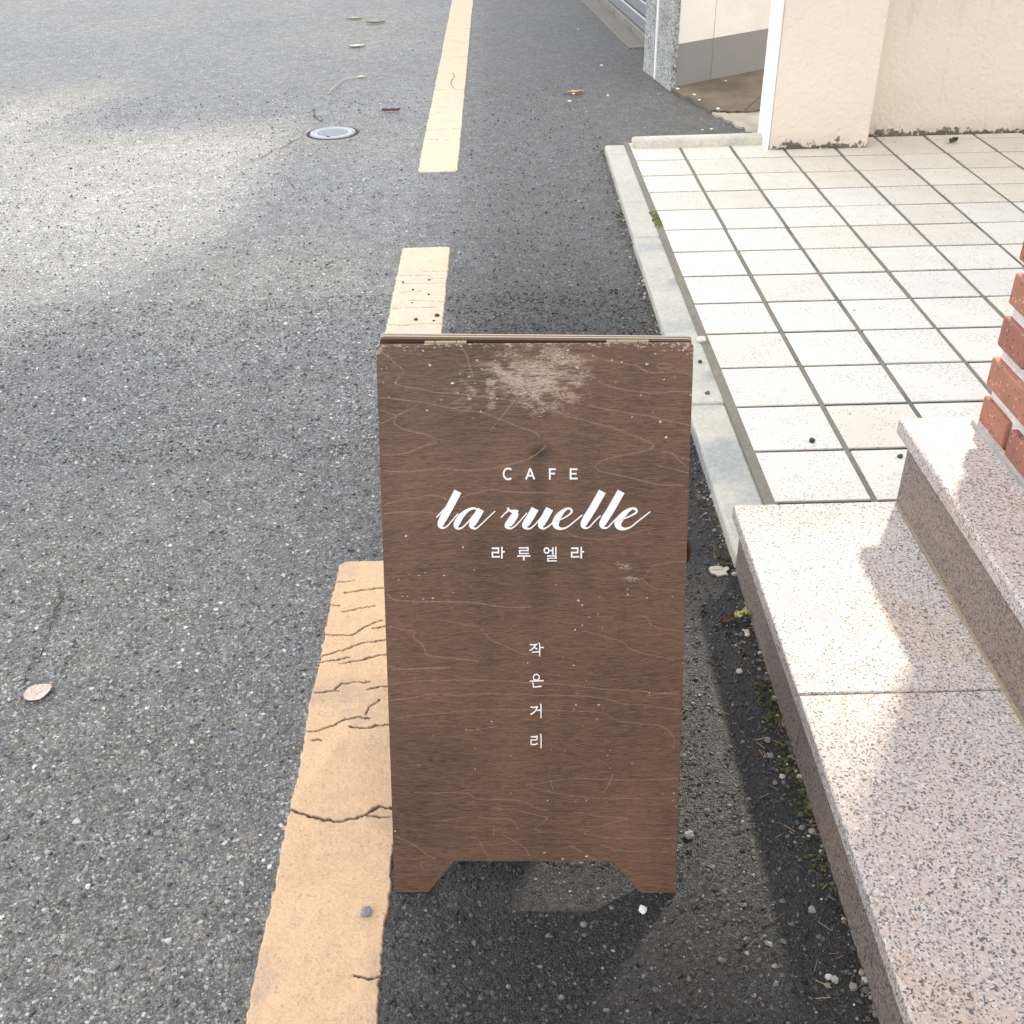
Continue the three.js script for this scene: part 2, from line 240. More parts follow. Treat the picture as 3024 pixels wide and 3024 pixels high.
// ---------------------------------------------------------------- materials
const aggregateTex = makeTex(2048, 2048, (u, v, o) => {           // covers 1.3 m: stones of several sizes in dark mastic
  const wx = 0.9 * (fbm(u * 420, v * 420, 3, 2, 420) - 0.5), wy = 0.9 * (fbm(u * 420, v * 420, 4, 2, 420) - 0.5);
  let c = cells(u * 330 + wx, v * 330 + wy, 330, 330, 11);
  let r = hash(c.id, 5, 1), q = hash(c.id, 9, 2), t = hash(c.id, 3, 4), rim = smooth(0.0, 0.3, c.d2 - c.d1), hgt = 0.25 + rim * (0.1 + 0.3 * t);
  let tone = mix(0.10, r < 0.45 ? 0.10 + 0.10 * q : r < 0.95 ? 0.17 + 0.15 * q : 0.36 + 0.2 * q, 0.35 + 0.65 * rim);
  const wide = fbm(u * 40, v * 40, 15, 3, 40), grit = 0.78 + 0.44 * vnoise(u * 1500, v * 1500, 6, 1500);
  c = cells(u * 135 + wx * 0.7, v * 135 + wy * 0.7, 135, 135, 12);
  const R = hash(c.id, 6, 1), Q = hash(c.id, 7, 2), size = 0.16 + 0.34 * Q;
  if (R < 0.62) {
    const k = smooth(size, size - 0.13, c.d1 * (1 + 0.5 * (fbm(u * 300, v * 300, 16, 2, 300) - 0.5))), s = R < 0.2 ? 0.135 + 0.06 * Q : R < 0.54 ? 0.18 + 0.16 * hash(c.id, 8, 2) : R < 0.60 ? 0.33 + 0.12 * Q : 0.52 + 0.15 * Q;
    const gap = smooth(size + 0.14, size + 0.02, c.d1) * (1 - k);
    tone = mix(tone * (1 - 0.28 * gap), s, k); hgt = mix(hgt - 0.12 * gap, 0.55 + 0.3 * t, k); t = hash(c.id, 4, 4);
  }
  tone *= grit * (0.72 + 0.56 * wide);
  const warm = (t - 0.5) * 0.12;
  o[0] = tone * (1.0 + warm); o[1] = tone * (1.01 + warm * 0.2); o[2] = tone * (1.0 - warm);
  o[3] = hgt + 0.12 * (vnoise(u * 1500, v * 1500, 8, 1500) - 0.5);
});
const asphaltMat = mat(aggregateTex, 0.62, 0.0042, { vertexColors: true });
const chipMat = new THREE.MeshStandardMaterial({ roughness: 0.5 });

const GRAIN = [[0.54, 0.45, 0.40], [0.52, 0.49, 0.47], [0.30, 0.285, 0.28], [0.13, 0.128, 0.13], [0.50, 0.41, 0.355], [0.64, 0.61, 0.585]];
const graniteTex = makeTex(1024, 1024, (u, v, o) => {             // covers 0.55 m
  const wx = 1.3 * (vnoise(u * 220, v * 220, 23, 220) - 0.5), wy = 1.3 * (vnoise(u * 220, v * 220, 24, 220) - 0.5);
  const c = cells(u * 250 + wx, v * 250 + wy, 250, 250, 31), r = hash(c.id, 1, 8), n = fbm(u * 34, v * 34, 41, 3, 34);
  const k = r < 0.32 ? 0 : r < 0.58 ? 1 : r < 0.58 + 0.22 * smooth(0.3, 0.7, n) ? 2 : r < 0.75 + 0.13 * smooth(0.35, 0.7, n) ? 3 : r < 0.9 ? 4 : 5;
  const j = 0.88 + 0.24 * hash(c.id, 2, 9), f = 0.92 + 0.16 * vnoise(u * 500, v * 500, 5, 500);
  const rust = smooth(0.56, 0.74, fbm(u * 4, v * 4, 43, 4, 4)) * 0.3 * hash(c.id, 6, 2);
  for (let i = 0; i < 3; i++) o[i] = GRAIN[k][i] * j * f * (1 - rust * [0, 0.3, 0.7][i]);
  o[3] = 0.5 + 0.25 * (r - 0.5) + 0.3 * (vnoise(u * 300, v * 300, 71, 300) - 0.5);
});
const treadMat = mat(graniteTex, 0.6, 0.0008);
const riserMat = mat(graniteTex, 0.55, 0.0004, { color: lin(0.47, 0.425, 0.39) });  // tread granite darkened: the unlit side and grime are in the tint

const tileTex = makeTex(1024, 1024, (u, v, o) => {                // covers 1 m
  const c = cells(u * 150, v * 150, 150, 150, 51), d = c.d1, id = hash(c.id, 4, 6), cl = fbm(u * 14, v * 14, 61, 3, 14), big = fbm(u * 5, v * 5, 63, 3, 5);
  const speck = id < 0.42 * smooth(0.35, 0.62, cl) ? smooth(0.42, 0.2, d) * (0.3 + 0.5 * hash(c.id, 8, 1)) : 0;
  const dirt = smooth(0.56, 0.8, big) * 0.12, f = 0.97 + 0.06 * vnoise(u * 300, v * 300, 5, 300);
  const r = mix(mix(0.72, 0.52, dirt), 0.30, speck) * f, g = mix(mix(0.69, 0.47, dirt), 0.295, speck) * f, b = mix(mix(0.635, 0.39, dirt), 0.285, speck) * f;
  o[0] = r; o[1] = g; o[2] = b;
  o[3] = 0.5 - 0.35 * speck + 0.3 * (vnoise(u * 180, v * 180, 9, 180) - 0.5);
});
const tileMats = [[1, 1, 1], [0.97, 0.98, 0.99], [1, 0.985, 0.955], [0.95, 0.93, 0.91], [0.955, 0.925, 0.885], [0.93, 0.895, 0.86], [0.97, 0.945, 0.91]].map((c) => mat(tileTex, 0.55, 0.0006, { color: lin(...c) }));

const concreteTex = makeTex(512, 512, (u, v, o) => {              // covers 0.6 m, pale
  const n = fbm(u * 6, v * 6, 81, 5, 6), s = fbm(u * 90, v * 90, 82, 3, 90), st = smooth(0.5, 0.72, fbm(u * 4, v * 4, 83, 4, 4));
  const k = 0.86 + 0.2 * (n - 0.5) + 0.3 * (s - 0.5);
  o[0] = k * mix(0.97, 0.66, st); o[1] = k * mix(0.94, 0.69, st); o[2] = k * mix(0.86, 0.70, st); o[3] = 0.5 + 0.7 * (s - 0.5);
});
const kerbMat = mat(concreteTex, 0.75, 0.0012, { color: lin(0.58, 0.585, 0.56) });
const edgingMat = mat(concreteTex, 0.8, 0.0015, { color: lin(0.74, 0.71, 0.66) });
const groutMat = mat(concreteTex, 0.9, 0.0015, { color: lin(0.045, 0.043, 0.038) });
const pointingMat = mat(concreteTex, 0.9, 0.0015, { color: lin(0.25, 0.24, 0.21) });
const mortarMat = mat(concreteTex, 0.9, 0.003, { color: lin(0.84, 0.83, 0.87) });
const greyConcreteMat = mat(concreteTex, 0.85, 0.002, { color: lin(0.42, 0.42, 0.41) });

const dirtTex = makeTex(512, 512, (u, v, o) => {                  // covers 0.8 m, dirty earth-stained concrete
  const n = fbm(u * 7, v * 7, 91, 5, 7), s = fbm(u * 60, v * 60, 92, 3, 60), k = 0.55 + 0.9 * (n - 0.2) * (0.7 + 0.6 * s);
  o[0] = 0.19 * k + 0.03; o[1] = 0.15 * k + 0.03; o[2] = 0.115 * k + 0.025; o[3] = s;
});
const dirtMat = mat(dirtTex, 0.95, 0.003, { color: lin(0.8, 0.78, 0.76) });
const paleDirtMat = mat(dirtTex, 0.95, 0.003, { color: lin(2.3, 2.5, 2.6) });

const brickTex = makeTex(512, 512, (u, v, o) => {                 // covers 0.4 m
  const n = fbm(u * 8, v * 8, 101, 4, 8), c = cells(u * 60, v * 60, 60, 60, 103), pit = hash(c.id, 1, 1) < 0.12 ? smooth(0.4, 0.15, c.d1) : 0, pale = hash(c.id, 2, 1) < 0.07 ? smooth(0.35, 0.15, c.d1) : 0, s = vnoise(u * 250, v * 250, 7, 250);
  const k = (0.75 + 0.5 * n) * (0.9 + 0.2 * s) * (1 - 0.6 * pit);
  o[0] = mix(0.37 * k, 0.62, pale); o[1] = mix(0.155 * k, 0.42, pale); o[2] = mix(0.105 * k, 0.33, pale); o[3] = 0.5 + 0.4 * (n - 0.5) + 0.2 * (s - 0.5) - 0.4 * pit;
});
const brickMats = [[1, 1, 1], [0.86, 0.82, 0.82], [1.05, 1.12, 1.1], [0.92, 0.95, 1]].map((c) => mat(brickTex, 0.85, 0.0016, { color: lin(...c) }));

// painted render, uv: u metres / 3, v metres / 1.5 from the foot (so the grime sits at the foot)
const renderTex = makeTex(2048, 1024, (u, v, o) => {
  const x = u * 3, y = v * 1.5, n = fbm(u * 6, v * 3, 111, 5, 6, 3), f = fbm(u * 240, v * 120, 112, 3, 240, 120), bl = fbm(u * 18, v * 9, 115, 4, 18, 9);
  const foot = 0.018 + 0.075 * Math.pow(fbm(u * 60, 3.3, 113, 4, 60, 0), 2.2), gr = smooth(-0.05, 0.3, (foot * 0.8 - y) / foot + 1.5 * (fbm(u * 280, v * 140, 9, 3, 280, 140) - 0.5)) * smooth(0.16, 0.08, y) * 0.8 + 0.3 * smooth(0.09, 0.0, y) * bl;
  const run = smooth(0.66, 0.9, fbm(u * 70, v * 3, 116, 3, 70, 3)) * 0.10 * smooth(0, 0.3, y), damp = smooth(0.35, 0.0, y) * 0.10 * bl;
  const k = 1 - 0.12 * (n - 0.4) - run - damp;
  const g = clamp(gr);
  o[0] = mix(0.83 * k, 0.11, g); o[1] = mix(0.73 * k * (1 - damp * 0.2), 0.10, g); o[2] = mix(0.615 * k * (1 - damp * 0.5), 0.08, g);
  o[3] = 0.5 + 0.5 * (f - 0.5) + 0.6 * (bl - 0.5);
}, { wrapT: THREE.ClampToEdgeWrapping });
const creamMat = mat(renderTex, 0.8, 0.007);
const whiteTex = makeTex(512, 512, (u, v, o) => {                 // covers 1.5 m
  const n = fbm(u * 6, v * 6, 121, 5, 6), f = fbm(u * 120, v * 120, 122, 3, 120), k = 0.93 - 0.09 * smooth(0.5, 0.8, n);
  o[0] = k; o[1] = k * 0.985; o[2] = k * 0.95; o[3] = 0.5 + 0.6 * (f - 0.5);
});
const whiteMat = mat(whiteTex, 0.75, 0.002);
const dadoMat = mat(whiteTex, 0.75, 0.002, { color: lin(0.33, 0.33, 0.345) });
const stoneTex = makeTex(512, 512, (u, v, o) => {                 // grey granite, covers 0.5 m
  const c = cells(u * 90, v * 90, 90, 90, 131), r = hash(c.id, 1, 3), n = fbm(u * 5, v * 5, 132, 4, 5), k = (r < 0.25 ? 0.16 : r < 0.7 ? 0.36 : 0.52) * (0.75 + 0.5 * n);
  o[0] = k; o[1] = k; o[2] = k * 0.98; o[3] = r;
});
const postMat = mat(stoneTex, 0.75, 0.001);
const shutterMat = new THREE.MeshStandardMaterial({ color: lin(0.34, 0.36, 0.39), roughness: 0.45, metalness: 0.35 });
const brassMat = new THREE.MeshStandardMaterial({ color: lin(0.34, 0.29, 0.17), roughness: 0.5, metalness: 0.7 });
const ironMat = new THREE.MeshStandardMaterial({ color: lin(0.40, 0.43, 0.48), roughness: 0.55, metalness: 0.3 });
const ironDarkMat = new THREE.MeshStandardMaterial({ color: lin(0.24, 0.27, 0.33), roughness: 0.55, metalness: 0.35 });
const crackMat = new THREE.MeshStandardMaterial({ color: lin(0.035, 0.034, 0.032), roughness: 1 });
const letterMat = new THREE.MeshStandardMaterial({ color: lin(0.94, 0.93, 0.92), roughness: 0.5 });

// ---------------------------------------------------------------- ground and road
{
  const g = new THREE.PlaneGeometry(300, 300); g.rotateX(-Math.PI / 2); g.translate(0, -0.09, 0);
  struct(mesh('ground', boxUV(g, 0.6), mat(concreteTex, 0.95, 0, { color: lin(0.2, 0.2, 0.19) }), scene));
}
// road colour: pale and polished where wheels pass, shade painted in beside the steps
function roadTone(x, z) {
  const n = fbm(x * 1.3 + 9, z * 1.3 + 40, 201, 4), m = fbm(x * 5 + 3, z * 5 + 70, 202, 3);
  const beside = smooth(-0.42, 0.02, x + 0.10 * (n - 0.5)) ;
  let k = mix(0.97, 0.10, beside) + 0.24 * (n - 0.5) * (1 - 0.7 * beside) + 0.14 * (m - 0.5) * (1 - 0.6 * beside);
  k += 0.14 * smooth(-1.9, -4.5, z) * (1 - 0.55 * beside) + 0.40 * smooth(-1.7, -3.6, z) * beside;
  k += 0.10 * smooth(0.3, -0.5, Math.hypot((x + 1.5) / 1.1, (z + 3.7) / 0.8) - 0.6);                                // patch of sunlight painted in as paler asphalt
  k += 0.10 * smooth(0.5, -0.3, Math.hypot((x + 0.75) / 0.6, (z + 2.9) / 0.5) - 0.6);  // second, smaller patch of painted light
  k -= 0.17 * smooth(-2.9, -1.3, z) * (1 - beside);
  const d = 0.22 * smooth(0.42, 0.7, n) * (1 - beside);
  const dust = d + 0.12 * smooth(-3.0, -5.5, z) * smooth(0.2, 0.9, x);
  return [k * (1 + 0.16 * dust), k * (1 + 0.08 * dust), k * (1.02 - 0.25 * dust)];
}
const road = new THREE.Group(); road.name = 'road'; struct(road); scene.add(road);
{
  const build = (xs, zs) => {
    const P = [], C = [], I = [], UV = [];
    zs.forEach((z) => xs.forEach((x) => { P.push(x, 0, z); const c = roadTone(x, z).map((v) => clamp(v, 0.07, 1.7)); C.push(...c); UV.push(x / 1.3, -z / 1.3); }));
    for (let j = 0; j < zs.length - 1; j++) for (let i = 0; i < xs.length - 1; i++) { const a = j * xs.length + i, b = a + 1, c = a + xs.length, d = c + 1; I.push(a, b, c, b, d, c); }
    const g = new THREE.BufferGeometry();
    g.setAttribute('position', new THREE.Float32BufferAttribute(P, 3)); g.setAttribute('color', new THREE.Float32BufferAttribute(C, 3)); g.setAttribute('uv', new THREE.Float32BufferAttribute(UV, 2));
    g.setIndex(I); g.computeVertexNormals();
    return g;
  };
  const xs = [-30, -14, -8, -5], zs = [30, 12, 5, 2];
  for (let x = -3.4; x <= 1.81; x += 0.05) xs.push(x);
  xs.push(3, 6);
  for (let z = 0.6; z >= -9.4; z -= 0.05) zs.push(z);
  zs.push(-11, -14, -20, -30, -60);
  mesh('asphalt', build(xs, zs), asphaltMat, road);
}
const inStripe = (x, z) => x > -0.331 && x < -0.162 && (z > -1.62 || (z < -2.44 && z > -3.32) || z < -4.14);
{
  const r = rng(5), shapes = [1, 2, 3].map((s) => lump(s, 0, 0.28)), lists = [[], [], []];
  const GREYS = [[0.058, 0.059, 0.059], [0.118, 0.119, 0.118], [0.185, 0.186, 0.182], [0.28, 0.28, 0.272], [0.42, 0.417, 0.405], [0.58, 0.57, 0.55], [0.27, 0.225, 0.185]];
  for (let i = 0; i < 120000; i++) {
    const t = r(), z = t < 0.72 ? -0.42 - 2.5 * Math.pow(t / 0.72, 1.2) : -2.0 - 3.6 * Math.pow((t - 0.72) / 0.28, 1.6), x = mix(-0.6 + 0.36 * z, 0.43, r());
    const rot = [r() * 6, r() * 6, r() * 6], q = r(), w = r(), big = Math.pow(r(), 3);
    if (inStripe(x, z)) continue;
    const tone = roadTone(x, z), dark = smooth(0.85, 0.3, tone[1]);  // chips darken along with the painted shade
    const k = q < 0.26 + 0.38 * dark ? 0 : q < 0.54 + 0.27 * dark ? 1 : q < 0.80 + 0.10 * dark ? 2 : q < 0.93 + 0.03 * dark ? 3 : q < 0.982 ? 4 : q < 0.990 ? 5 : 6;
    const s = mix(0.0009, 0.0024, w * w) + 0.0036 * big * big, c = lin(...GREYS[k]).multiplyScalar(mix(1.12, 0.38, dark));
    lists[i % 3].push({ p: [x, -s * mix(0.05, 0.35, r()), z], s: [s * (0.75 + 0.9 * t), s * (0.5 + 0.35 * q), s], e: rot, c });
  }
  lists.forEach((l, i) => instanced('aggregate', shapes[i], chipMat, l, road));
}
// cracks in the asphalt: ragged, dirt-filled
function crackStrip(name, line, width, y, parent, seed) {
  const pts = [], r = rng(seed);
  for (let i = 0; i < line.length - 1; i++) for (let t = 0; t < 12; t++) {
    const f = t / 12, x = mix(line[i][0], line[i + 1][0], f), z = mix(line[i][1], line[i + 1][1], f);
    pts.push([x + (r() - 0.5) * 0.014, z + (r() - 0.5) * 0.014]);
  }
  const P = [], I = [];
  pts.forEach(([x, z], i) => {
    const [ax, az] = pts[Math.max(0, i - 1)], [bx, bz] = pts[Math.min(pts.length - 1, i + 1)], L = Math.hypot(bx - ax, bz - az) || 1;
    const w = width * (r() < 0.25 ? 0.15 : 0.4 + 0.8 * r()) * smooth(0, 4, Math.min(i, pts.length - 1 - i) + 0.6), nx = -(bz - az) / L * w / 2, nz = (bx - ax) / L * w / 2;
    P.push(x - nx, y, z - nz, x + nx, y, z + nz);
    if (i) { const a = 2 * i - 2; I.push(a, a + 1, a + 2, a + 1, a + 3, a + 2); }
  });
  const g = new THREE.BufferGeometry(); g.setAttribute('position', new THREE.Float32BufferAttribute(P, 3)); g.setIndex(I); g.computeVertexNormals();
  return mesh(name, g, crackMat, parent);
}
crackStrip('crack', [[-0.845, -4.77], [-0.93, -4.55], [-1.03, -4.3]], 0.005, 0.0035, road, 31);
crackStrip('crack', [[-0.80, -4.97], [-0.86, -5.1], [-0.88, -5.28]], 0.007, 0.0035, road, 32);
crackStrip('crack', [[-0.83, -1.60], [-0.815, -1.5], [-0.80, -1.35], [-0.81, -1.27]], 0.0022, 0.0035, road, 34);

// painted dashes: thick cream-yellow thermoplastic with ragged edges, cracks open down to the asphalt
function dash(name, label, z0, z1, cell, cracks, rgb, wear, seed) {
  const x0 = -0.3245, x1 = -0.169, nx = Math.round((x1 - x0) / Math.min(cell, 0.0019)), nz = Math.round((z0 - z1) / cell), P = [], C = [], I = [];
  const seg = [];
  for (const [line, w] of cracks) for (let i = 0; i < line.length - 1; i++) seg.push([...line[i], ...line[i + 1], w]);
  for (let j = 0; j <= nz; j++) for (let i = 0; i <= nx; i++) {
    let u = i / nx, z = mix(z0, z1, j / nz);
    const lx = x0 + (fbm(z * 90, 1, seed, 4) - 0.5) * 0.0065 + (vnoise(z * 9, 2, seed) - 0.5) * 0.004, rx = x1 + (fbm(z * 90, 5, seed + 1, 4) - 0.5) * 0.0065 + (vnoise(z * 9, 6, seed) - 0.5) * 0.004;
    const x = mix(lx, rx, u), corner = 0.012 * (smooth(0.10, 0, u) + smooth(0.92, 1, u));
    z = clamp(z, z1 + (fbm(x * 70, 3, seed + 2, 3) - 0.35) * 0.010 + corner, z0 - (fbm(x * 70, 8, seed + 3, 3) - 0.35) * 0.010 - corner);
    const edge = Math.min(u, 1 - u) * (x1 - x0), rim = Math.min(edge, (j) * cell, (nz - j) * cell);
    let y = 0.0035 * smooth(-0.001, 0.0025, rim) + 0.0007 * (fbm(x * 220, z * 220, seed + 4, 2) - 0.5) + 0.0012 * (fbm(x * 20, z * 20, seed + 5, 2) - 0.5) + 0.0012, dirt = 0;
    const wob = (fbm(x * 140, z * 140, seed + 6, 3) - 0.5) * 0.006;
    for (const [ax, az, bx, bz, w] of seg) {
      const px = x - ax, pz = z + wob - az, vx = bx - ax, vz = bz - az, t = clamp((px * vx + pz * vz) / (vx * vx + vz * vz)), d = Math.hypot(px - vx * t, pz - vz * t);
      const ww = w * 0.5 * (0.4 + 1.2 * vnoise(x * 60, z * 60, seed + 7));
      if (d < ww + 0.003) { const k = smooth(ww + 0.0008, ww * 0.4, d); y -= 0.0075 * k; dirt = Math.max(dirt, smooth(ww + 0.0014, ww * 0.7, d)); }
    }
    if (rim < 0.0005) y = -0.004;
    P.push(x, y, z);
    const n = fbm(x * 12 + 5, z * 12, seed + 8, 4), s = vnoise(x * 900, z * 900, seed + 9), pit = vnoise(x * 420, z * 420, seed + 10) > 0.86 ? 1 : 0;
    const bl = fbm(x * 45, z * 30, seed + 12, 4), k = (0.95 + 0.34 * (s - 0.5) + 0.2 * (n - 0.5) + 0.2 * (bl - 0.5)) * (1 - 0.25 * pit * wear), st = (smooth(0.5, 0.72, n) * 0.2 + smooth(0.55, 0.75, bl) * 0.14) * wear;
    C.push(mix(rgb[0] * k * (1 - st), 0.025, dirt), mix(rgb[1] * k * (1 - st * 0.9), 0.023, dirt), mix(rgb[2] * k * (1 - st * 0.6), 0.02, dirt));
  }
  const W = nx + 1;
  for (let j = 0; j < nz; j++) for (let i = 0; i < nx; i++) { const a = j * W + i; I.push(a, a + 1, a + W, a + 1, a + W + 1, a + W); }
  const g = new THREE.BufferGeometry();
  g.setAttribute('position', new THREE.Float32BufferAttribute(P, 3)); g.setAttribute('color', new THREE.Float32BufferAttribute(C, 3)); g.setIndex(I); g.computeVertexNormals();
  return tag(mesh(name, g, new THREE.MeshStandardMaterial({ vertexColors: true, roughness: 0.8 }), scene), label, 'road marking', 'dashes of the edge line');
}
const mm = (t) => pts2(t).map(([x, z]) => [x / 1000, z / 1000]);
dash('road_marking', 'nearest yellow road dash, broad and cracked, running past the left side of the sign', -0.46, -1.607, 0.0015, [
  [mm('-322,-1167 -305,-1166 -286,-1175 -265,-1190 -246,-1195 -226,-1191'), 0.0013], [mm('-256,-1176 -236,-1170 -213,-1175 -200,-1178 -165,-1170'), 0.0013],
  [mm('-328,-1016 -311,-1010 -293,-1002 -271,-995 -249,-992 -232,-995 -215,-1001 -205,-1009 -195,-1016 -165,-1010'), 0.0026], [mm('-212,-1000 -194,-997 -170,-998'), 0.0011],
  [mm('-320,-1252 -300,-1254 -281,-1255'), 0.0009], [mm('-289,-1258 -279,-1272 -259,-1274 -234,-1273'), 0.0010], [mm('-237,-1256 -217,-1261 -170,-1262'), 0.0011],
  [mm('-322,-1324 -302,-1327 -273,-1335'), 0.0010], [mm('-288,-1319 -256,-1327 -240,-1333 -170,-1350'), 0.0012], [mm('-320,-1340 -284,-1354 -260,-1369 -170,-1384'), 0.0009],
  [mm('-321,-1396 -275,-1391 -256,-1412 -227,-1431'), 0.0010], [mm('-243,-1408 -170,-1420'), 0.0009], [mm('-320,-1475 -307,-1474'), 0.0009], [mm('-300,-1454 -270,-1464 -244,-1469'), 0.0009],
  [mm('-302,-1510 -267,-1517 -165,-1530'), 0.0012], [mm('-319,-1540 -288,-1546'), 0.0006], [mm('-203,-758 -194,-754 -184,-751 -165,-754'), 0.0013], [mm('-233,-1200 -229,-1216 -214,-1232'), 0.0006], [mm('-310,-1147 -295,-1149'), 0.0006]],
  [0.66, 0.455, 0.275], 1, 301);
dash('road_marking', 'short yellow road dash showing just above the top edge of the sign', -2.46, -3.302, 0.0028, [
  [mm('-317,-3057 -264,-3060 -218,-3051'), 0.0011], [mm('-245,-3086 -165,-3089'), 0.0009], [mm('-320,-2808 -270,-2813 -194,-2808'), 0.0013], [mm('-271,-2863 -165,-2846'), 0.0012],
  [mm('-320,-2698 -278,-2688 -232,-2698 -165,-2689'), 0.0010], [mm('-226,-3027 -165,-3028'), 0.0010], [mm('-300,-2995 -165,-2990'), 0.0005], [mm('-310,-2925 -240,-2930'), 0.0006]],
  [0.72, 0.57, 0.42], 0.5, 331);
dash('road_marking', 'long yellow road dash farthest up the lane, running out of the top of the picture', -4.15, -12.5, 0.007, [
  [mm('-320,-5578 -235,-5581 -160,-5568'), 0.0028], [mm('-320,-4786 -234,-4796 -160,-4795'), 0.003], [mm('-320,-4633 -250,-4614 -160,-4614'), 0.002], [mm('-303,-5099 -220,-5114 -167,-5109'), 0.0014],
  [mm('-320,-6396 -160,-6398'), 0.002], [mm('-241,-5969 -230,-5877 -239,-5814 -244,-5690 -222,-5592'), 0.002], [mm('-320,-7300 -160,-7296'), 0.003], [mm('-320,-8350 -160,-8356'), 0.003]],
  [0.72, 0.565, 0.41], 0.4, 361);

// ---------------------------------------------------------------- kerb, forecourt
const TOP = 0.035;
{
  const kerb = thing('stone_kerb', 'pale stone kerb edging the tiled forecourt along the road', 'kerb'); struct(kerb);
  let k = 0;
  for (const [z0, z1] of [[-4.373, -3.279], [-3.274, -2.151], [-2.145, -1.556]]) {
    const h = 0.16, w = 0.090, g = boxUV(new RoundedBoxGeometry(w, h, z0 - z1 < 0 ? z1 - z0 : z0 - z1, 2, 0.009), 0.6, k * 0.37, k * 0.21);
    const o = mesh('kerbstone', g, kerbMat, kerb); o.position.set(0.4605 - 0.004 * k + 0.004, 0.030 - h / 2, (z0 + z1) / 2); o.rotation.y = [-0.004, 0.002, 0][k]; k++;
  }
}
const forecourt = new THREE.Group(); forecourt.name = 'tiled_forecourt'; struct(forecourt); scene.add(forecourt);
{
  const bed = boxUV(moved(new THREE.BoxGeometry(5.5, 0.12, 4.6), 0.509 + 2.75, TOP - 0.0042 - 0.06, -2.105), 0.6);
  mesh('grout_bed', bed, groutMat, forecourt);
  // wide pointed joints along the street, and the mortar fillet against the kerb
  const r = rng(77), strips = [];
  for (let c = 0; c < 12; c++) strips.push(moved(new THREE.BoxGeometry(c ? 0.0125 : 0.026, 0.02, 2.9), (c ? 0.515 : 0.512) + 0.2 * c, TOP - 0.0125 - 0.0004 * (c % 2), -2.95));
  mesh('pointing', boxUV(mergeGeometries(strips), 0.6), pointingMat, forecourt);
  const variants = [];
  for (let i = 0; i < 8; i++) variants.push(boxUV(rbox(0.1876, 0.016, 0.1885, 0.0022), 1, r(), r()));
  const half = boxUV(rbox(0.1872, 0.016, 0.054, 0.0022), 1, 0.3, 0.6);
  for (let row = -1; row < 13; row++) for (let c = 0; c < 11; c++) {
    const last = row === 12, z = last ? -1.918 - 2.4 - 0.0285 - 0.004 : -1.918 - 0.2 * row - 0.1, x = 0.615 + 0.2 * c;
    if (row === -1 && c > 3) continue;
    const o = mesh('tile', last ? half : variants[Math.floor(r() * 8)], tileMats[row > 6 + 4 * r() ? 4 + Math.floor(r() * 3) : r() < 0.5 ? 0 : r() < 0.5 ? 1 : r() < 0.6 ? 2 : 3], forecourt);
    o.position.set(x + (r() - 0.5) * 0.002, TOP - 0.008 + (r() - 0.5) * 0.0016, z + (r() - 0.5) * 0.002);
    o.rotation.set((r() - 0.5) * 0.006, (r() - 0.5) * 0.006, (r() - 0.5) * 0.006);
  }
}
{ // low concrete edging that closes the forecourt towards the alley
  const g = boxUV(new RoundedBoxGeometry(0.54, 0.14, 0.052, 2, 0.012), 0.6);
  const o = struct(mesh('concrete_edging', g, edgingMat, scene)); o.position.set(0.795, 0.072 - 0.07, -4.318); o.rotation.y = 0.02;
  tag(o, 'low white concrete edging between the tiled forecourt and the gatepost', 'edging');
}

// ---------------------------------------------------------------- granite steps
{
  const steps = thing('granite_steps', 'two speckled pink granite steps with overhanging treads on the right', 'steps', 0.4, 0, -1.58);
  const P = (name, m, x0, x1, y0, y1, z0, z1, r, seed) => {
    const g = boxUV(new RoundedBoxGeometry(x1 - x0, y1 - y0, z0 - z1, 2, r), 0.55, seed * 0.31, seed * 0.17);
    const o = mesh(name, g, m, steps); o.position.set((x0 + x1) / 2 - 0.4, (y0 + y1) / 2, (z0 + z1) / 2 + 1.58); return o;
  };
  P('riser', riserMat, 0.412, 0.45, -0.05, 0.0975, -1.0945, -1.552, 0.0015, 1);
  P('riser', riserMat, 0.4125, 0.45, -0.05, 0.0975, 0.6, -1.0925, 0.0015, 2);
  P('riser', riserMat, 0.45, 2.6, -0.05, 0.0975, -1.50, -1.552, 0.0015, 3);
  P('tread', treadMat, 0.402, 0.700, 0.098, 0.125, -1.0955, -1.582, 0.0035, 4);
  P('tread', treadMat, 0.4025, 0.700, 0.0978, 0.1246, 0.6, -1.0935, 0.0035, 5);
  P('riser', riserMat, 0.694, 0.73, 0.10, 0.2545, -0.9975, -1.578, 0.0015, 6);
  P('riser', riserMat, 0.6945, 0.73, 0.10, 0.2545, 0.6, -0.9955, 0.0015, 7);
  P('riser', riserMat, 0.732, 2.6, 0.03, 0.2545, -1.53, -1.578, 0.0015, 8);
  P('tread', treadMat, 0.677, 1.6, 0.255, 0.285, 0.6, -1.602, 0.006, 9);
  const mg = boxUV(new THREE.BoxGeometry(0.006, 0.006, 2.1), 0.6);
  const mo = mesh('mortar_bead', mg, mat(concreteTex, 0.9, 0.002, { color: lin(0.42, 0.35, 0.27) }), steps); mo.position.set(0.6925 - 0.4, 0.1255, -0.52 + 1.58);
}

